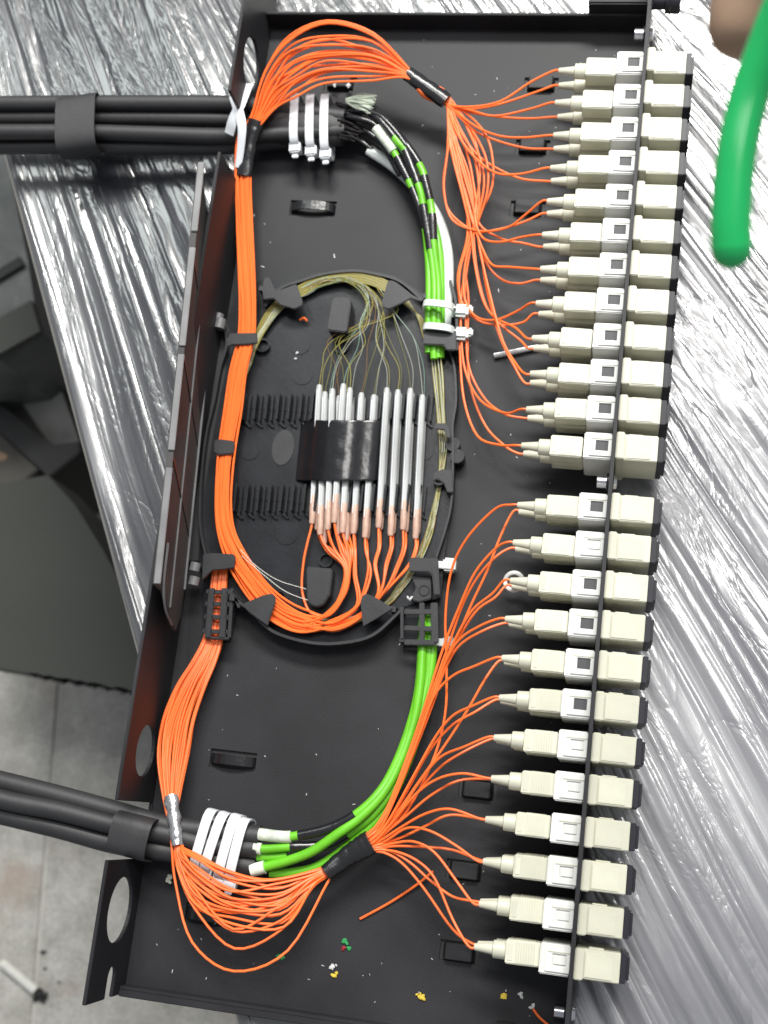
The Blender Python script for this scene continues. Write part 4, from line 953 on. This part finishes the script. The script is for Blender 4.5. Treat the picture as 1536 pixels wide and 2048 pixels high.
# ------------------------------------------------------------------ bare fibres between arc and sleeves
random.seed(21)
hb = thing('bare_fibre_loop', 'hair thin yellow and green bare fibres looping over the splice tray to the sleeves', 'bare fibres', P(680, 640, 8))
for k, (A, B, bx) in enumerate(SL):
    j = lambda a: random.uniform(-a, a)
    ax = sleeves[k][0][0]; m_ = ['yellow', 'olive', 'pale', 'mint', 'yellow', 'brown', 'olive', 'pale'][k % 8]
    tail = [(608 + j(8), 583 + j(7), 8), (560 + j(6), 612 + j(7), 8), (520 + j(5), 668 + j(6), 8), (500 + j(4), 722 + j(5), 7), (476 + j(3), 800, 7), (462, 900, 7), (458, 1000, 6.5)]
    if ax < 712: mid = [(ax + 8 + j(5), 735, 11), (ax + 28 + j(10), 690 + j(6), 12), (728 + j(9), 645 + j(8), 12), (738 + j(9), 600 + j(8), 11), (708 + j(12), 566 + j(7), 10), (655 + j(6), 562 + j(8), 9)]
    elif ax < 760: mid = [(ax + 8 + j(4), 740, 11), (ax + 20 + j(8), 690, 12), (756 + j(10), 635, 12), (738 + j(10), 590 + j(6), 11), (700 + j(8), 556 + j(6), 10), (650 + j(6), 562 + j(8), 9)]
    else: mid = [(ax + j(4), 735, 11), (ax - 22 + j(8), 680, 12), (762 + j(10), 620, 12), (740 + j(8), 580 + j(6), 11), (700 + j(8), 553 + j(5), 10), (650 + j(6), 562 + j(8), 9)]
    if ax > 815 or k % 9 == 4: mid = [(ax - 2 + j(4), 735, 11), (ax - 18 + j(6), 675, 13), (790 + j(6), 625, 10), (770 + j(8), 590, 8)]; tail = [(740 + j(5), 560 + j(5), 8), (680 + j(5), 548 + j(5), 8)] + tail
    MB().tube(crv([A + (B - A) * .05, A] + PP(mid) + PP(tail), 6), .135, 5).build('bare_fibre', MT[m_], hb)
for k in range(22):     # a flat olive ribbon of fibres passing under the left fingers and coming down on the right
    j = lambda a: random.uniform(-a, a); m_ = ['olive', 'yellow', 'brown', 'olive', 'olive'][k % 5]; o_ = k * 1.1 - 12
    MB().tube(crv(PP([(484, 760, 7), (500 + o_ * .4, 715, 7), (520 + o_ * .8, 665, 7.5), (556 + o_, 612 + o_ * .2, 8), (600, 582 + o_, 8), (650, 560 + o_, 8), (700, 552 + o_, 8), (750, 562 + o_, 8), (800, 592 + o_, 8), (838 + o_ * .5, 632 + o_ * .3, 8), (855 + o_ * .6, 680, 7)]), 6), .2, 5).build('bare_fibre', MT[m_], hb)
for k in range(2):
    tag(MB().tube(crv(PP([(480 + 4 * k, 1098, 12), (510, 1130 + 6 * k, 12), (555, 1160 + 12 * k, 11), (612, 1178 + 22 * k, 10)] if k == 0 else [(484, 1112, 12), (530, 1152, 12), (575, 1185, 11), (640, 1208, 10)]), 6), .16, 5).build('loose_fibre', MT['pale']),
        ['upper stray clear fibre arcing across the tray to the lower post', 'lower stray clear fibre passing over the finger to the post'][k], 'bare fibre')

# ------------------------------------------------------------------ loose bits in the tray
tag(MB().tube(crv(PP([(866, 1743, 3), (830, 1772, 2), (780, 1805, 1), (720, 1838, .8)]), 6), FR, 8).build('fibre_offcut', MT['orange']), 'loose orange fibre offcut lying on the tray below the fan', 'fibre offcut')
tag(MB().tube(crv(PP([(1066, 2018, .8), (1080, 2036, 1), (1104, 2056, 1.5)]), 6), FR, 8).build('fibre_offcut', MT['orange']), 'short orange fibre offcut at the bottom edge by the plate', 'fibre offcut')
tag(MB().tube(crv(PP([(614, 642, 7), (608, 636, 8), (600, 640, 7)]), 4), FR, 8).build('fibre_offcut', MT['orange']), 'tiny orange stub under the top left guide finger', 'fibre offcut')
g = thing('clear_tube_offcut', 'short empty clear sleeve lying on the tray by the ninth adapter', 'sleeve', P(1035, 705, 2))
A, B = P(988, 712, 1.6), P(1076, 694, 1.6); MB().tube([A, A.lerp(B, .5), B], 1.35, 12).build('clear_tube', MT['sleeve'], g)
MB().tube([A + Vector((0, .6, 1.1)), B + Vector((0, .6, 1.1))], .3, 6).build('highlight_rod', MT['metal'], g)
p = P(1028, 1163, 12); mb = MB(); n = 40; c = [p + Vector((4.0 * math.cos(2 * math.pi * i / n), 4.0 * math.sin(2 * math.pi * i / n), 0)) for i in range(n + 1)]; mb.tube(c, 1.0, 8, .6)
tag(mb.build('ring_marker', MT['white']), 'small white plastic ring hooked under the third lower plug', 'ring')


def crumb(px, py, r, m, label, cat, n=5, z=0.2, flat=.6):
    r *= .78; mb = MB(); c0 = P(px, py, z)
    for k in range(n):
        c = c0 + Vector((random.uniform(-r, r), random.uniform(-r, r), r * .3)); rr = r * random.uniform(.35, .75); a_ = random.uniform(0, 6); d = Vector((math.cos(a_), math.sin(a_), random.uniform(-.2, .3))) * rr * 1.4
        mb.tube([c - d, c - d * .3, c + d * .5, c + d], [rr * .4, rr, rr * .8, rr * .3], 6, [rr * .3, rr * flat, rr * flat, rr * .2])
    return tag(mb.build('crumb', MT[m]), label, cat, 'plastic crumbs on the tray')


random.seed(9)
crumb(672, 1950, 1.7, 'yellow_bit', 'yellow crumb beneath the white shred below the fan', 'crumb')
crumb(668, 1934, 1.5, 'white_bit', 'white shred resting on the yellow crumb', 'crumb')
crumb(840, 1990, 1.9, 'yellow_bit', 'brightest yellow crumb near the bottom wall', 'crumb')
crumb(1008, 1989, 1.6, 'yellow_bit', 'dull yellow crumb below the last cable lance', 'crumb')
crumb(1044, 1992, 1.3, 'white_bit', 'pale grey crumb beside the dull yellow one', 'crumb')
crumb(1064, 2012, 1.2, 'white_bit', 'white crumb at the end of the short offcut', 'crumb')
crumb(689, 1880, 1.4, 'green_bit', 'green crumb above the red one', 'crumb'); crumb(686, 1896, 1.3, 'red_bit', 'dark red crumb among the green ones', 'crumb'); crumb(698, 1892, 1.4, 'green_bit', 'second green crumb, right of the red one', 'crumb')
crumb(561, 1912, 1.5, 'green_bit', 'dull green crumb under the lowest orange loop', 'crumb')
crumb(592, 707, .9, 'white_bit', 'upper white grain on the splice tray floor', 'crumb', 3, 4.8); crumb(592, 716, .9, 'white_bit', 'lower white grain on the splice tray floor', 'crumb', 3, 4.8)
crumb(820, 1196, 1.3, 'white_bit', 'white star shaped shred beside the inlet grid', 'crumb', 5, 11)
crumb(838, 1984, .35, 'white_bit', 'tiny white speck by the bright yellow crumb', 'crumb', 2)
crumb(668, 168, 1.7, 'white_bit', 'white blob for a blurred highlight beside the topmost cable lance', 'crumb', 4, 5)  # these two blobs are modelled in place of blurred highlights
crumb(696, 172, 1.6, 'white_bit', 'second white blob for a blurred highlight beside the topmost cable lance', 'crumb', 4, 4)
crumb(340, 1758, 1.6, 'foam', 'pale foam scrap at the start of the lower fan', 'crumb', 4, 3)
mb = MB()
for k in range(150):
    x = random.uniform(-190, -8); y = random.uniform(-236, 236); r_ = random.uniform(.12, .3) * (1.6 if random.random() < .08 else 1); a_ = random.uniform(0, 3.1); d = Vector((math.cos(a_), math.sin(a_), 0)) * r_ * random.uniform(1, 2.5)
    mb.bar(Vector((x, y, .12)) - d, Vector((x, y, .12)) + d, r_, .2)
o = tag(mb.build('dust', MT['white_bit']), 'fine pale dust specks scattered over the black tray floor', 'dust'); o['kind'] = 'stuff'

# ------------------------------------------------------------------ green cord and hand near the lens
cd = thing('green_cord', 'thick green cord hanging into view over the wrapped box', 'cord', P(1470, 300, 230))
c = crv(PP([(1700, -260, 325), (1612, -90, 318), (1562, 20, 312), (1524, 120, 308), (1494, 210, 305), (1471, 322, 303), (1462, 440, 300), (1463, 498, 298)]), 8)
mb = MB().tube(c, 4.7, 24, pt=True); e = c[-1]; dd = (c[-1] - c[-2]).normalized()
mb.tube([e + dd * (4.7 * math.sin(t_)) for t_ in (0, .4, .8, 1.2, 1.5)], [4.7 * math.cos(t_) for t_ in (0, .4, .8, 1.2, 1.5)], 24, pt=True)
mb.build('cord_jacket', MT['cord'], cd)
# hand: palm outside the frame, fingers closing round the cord


def skin_chain(chains, base_r, name, label):
    me = bpy.data.meshes.new(name); vs = []; es = []; rs = []
    for ch in chains:
        k = len(vs)
        for p_, r_ in ch: vs.append((p_[0] * MM, p_[1] * MM, p_[2] * MM)); rs.append(r_ * MM)
        es += [(k + i, k + i + 1) for i in range(len(ch) - 1)]
    # weld the chains at the wrist
    roots = []; k = 0
    for ch in chains: roots.append(k); k += len(ch)
    es += [(roots[0], r_) for r_ in roots[1:]]
    me.from_pydata(vs, es, []); o = bpy.data.objects.new(name, me); C.objects.link(o); me.materials.append(MT['skin'])
    s = o.modifiers.new('skin', 'SKIN'); s.use_smooth_shade = True
    for v, r_ in zip(me.skin_vertices[0].data, rs): v.radius = (r_, r_)
    me.skin_vertices[0].data[0].use_root = True
    ss = o.modifiers.new('sub', 'SUBSURF'); ss.levels = ss.render_levels = 2
    return o


def seg(*pts): return [(P(x, y, z + 62), r_ * .80) for x, y, z, r_ in pts]


hand = skin_chain([
    seg((1790, -420, 250, 26), (1720, -330, 250, 28)),
    seg((1700, -300, 245, 14), (1590, -190, 232, 13), (1530, -60, 222, 15), (1490, 40, 216, 14.0), (1476, 122, 214, 10.5)),
    seg((1750, -280, 245, 12), (1700, -160, 225, 9.5), (1640, -70, 215, 8.6), (1580, -50, 215, 8), (1555, -60, 222, 7)),
    seg((1790, -270, 240, 12), (1760, -150, 215, 9), (1700, -80, 205, 8.4), (1640, -80, 210, 7.8), (1615, -95, 218, 6.8)),
    seg((1830, -280, 235, 11), (1830, -180, 212, 8), (1780, -110, 205, 7.4), (1720, -110, 210, 6.8), (1700, -125, 217, 6)),
    seg((1700, -380, 270, 13), (1640, -300, 300, 10.5), (1600, -200, 318, 9.4), (1585, -120, 322, 8)),
], 8, 'person', '')
tag(hand, 'hand at the top corner, fingertip pointing down behind the green cord', 'person')

for o in list(bpy.data.objects):
    if 'o' in o.keys(): del o['o']
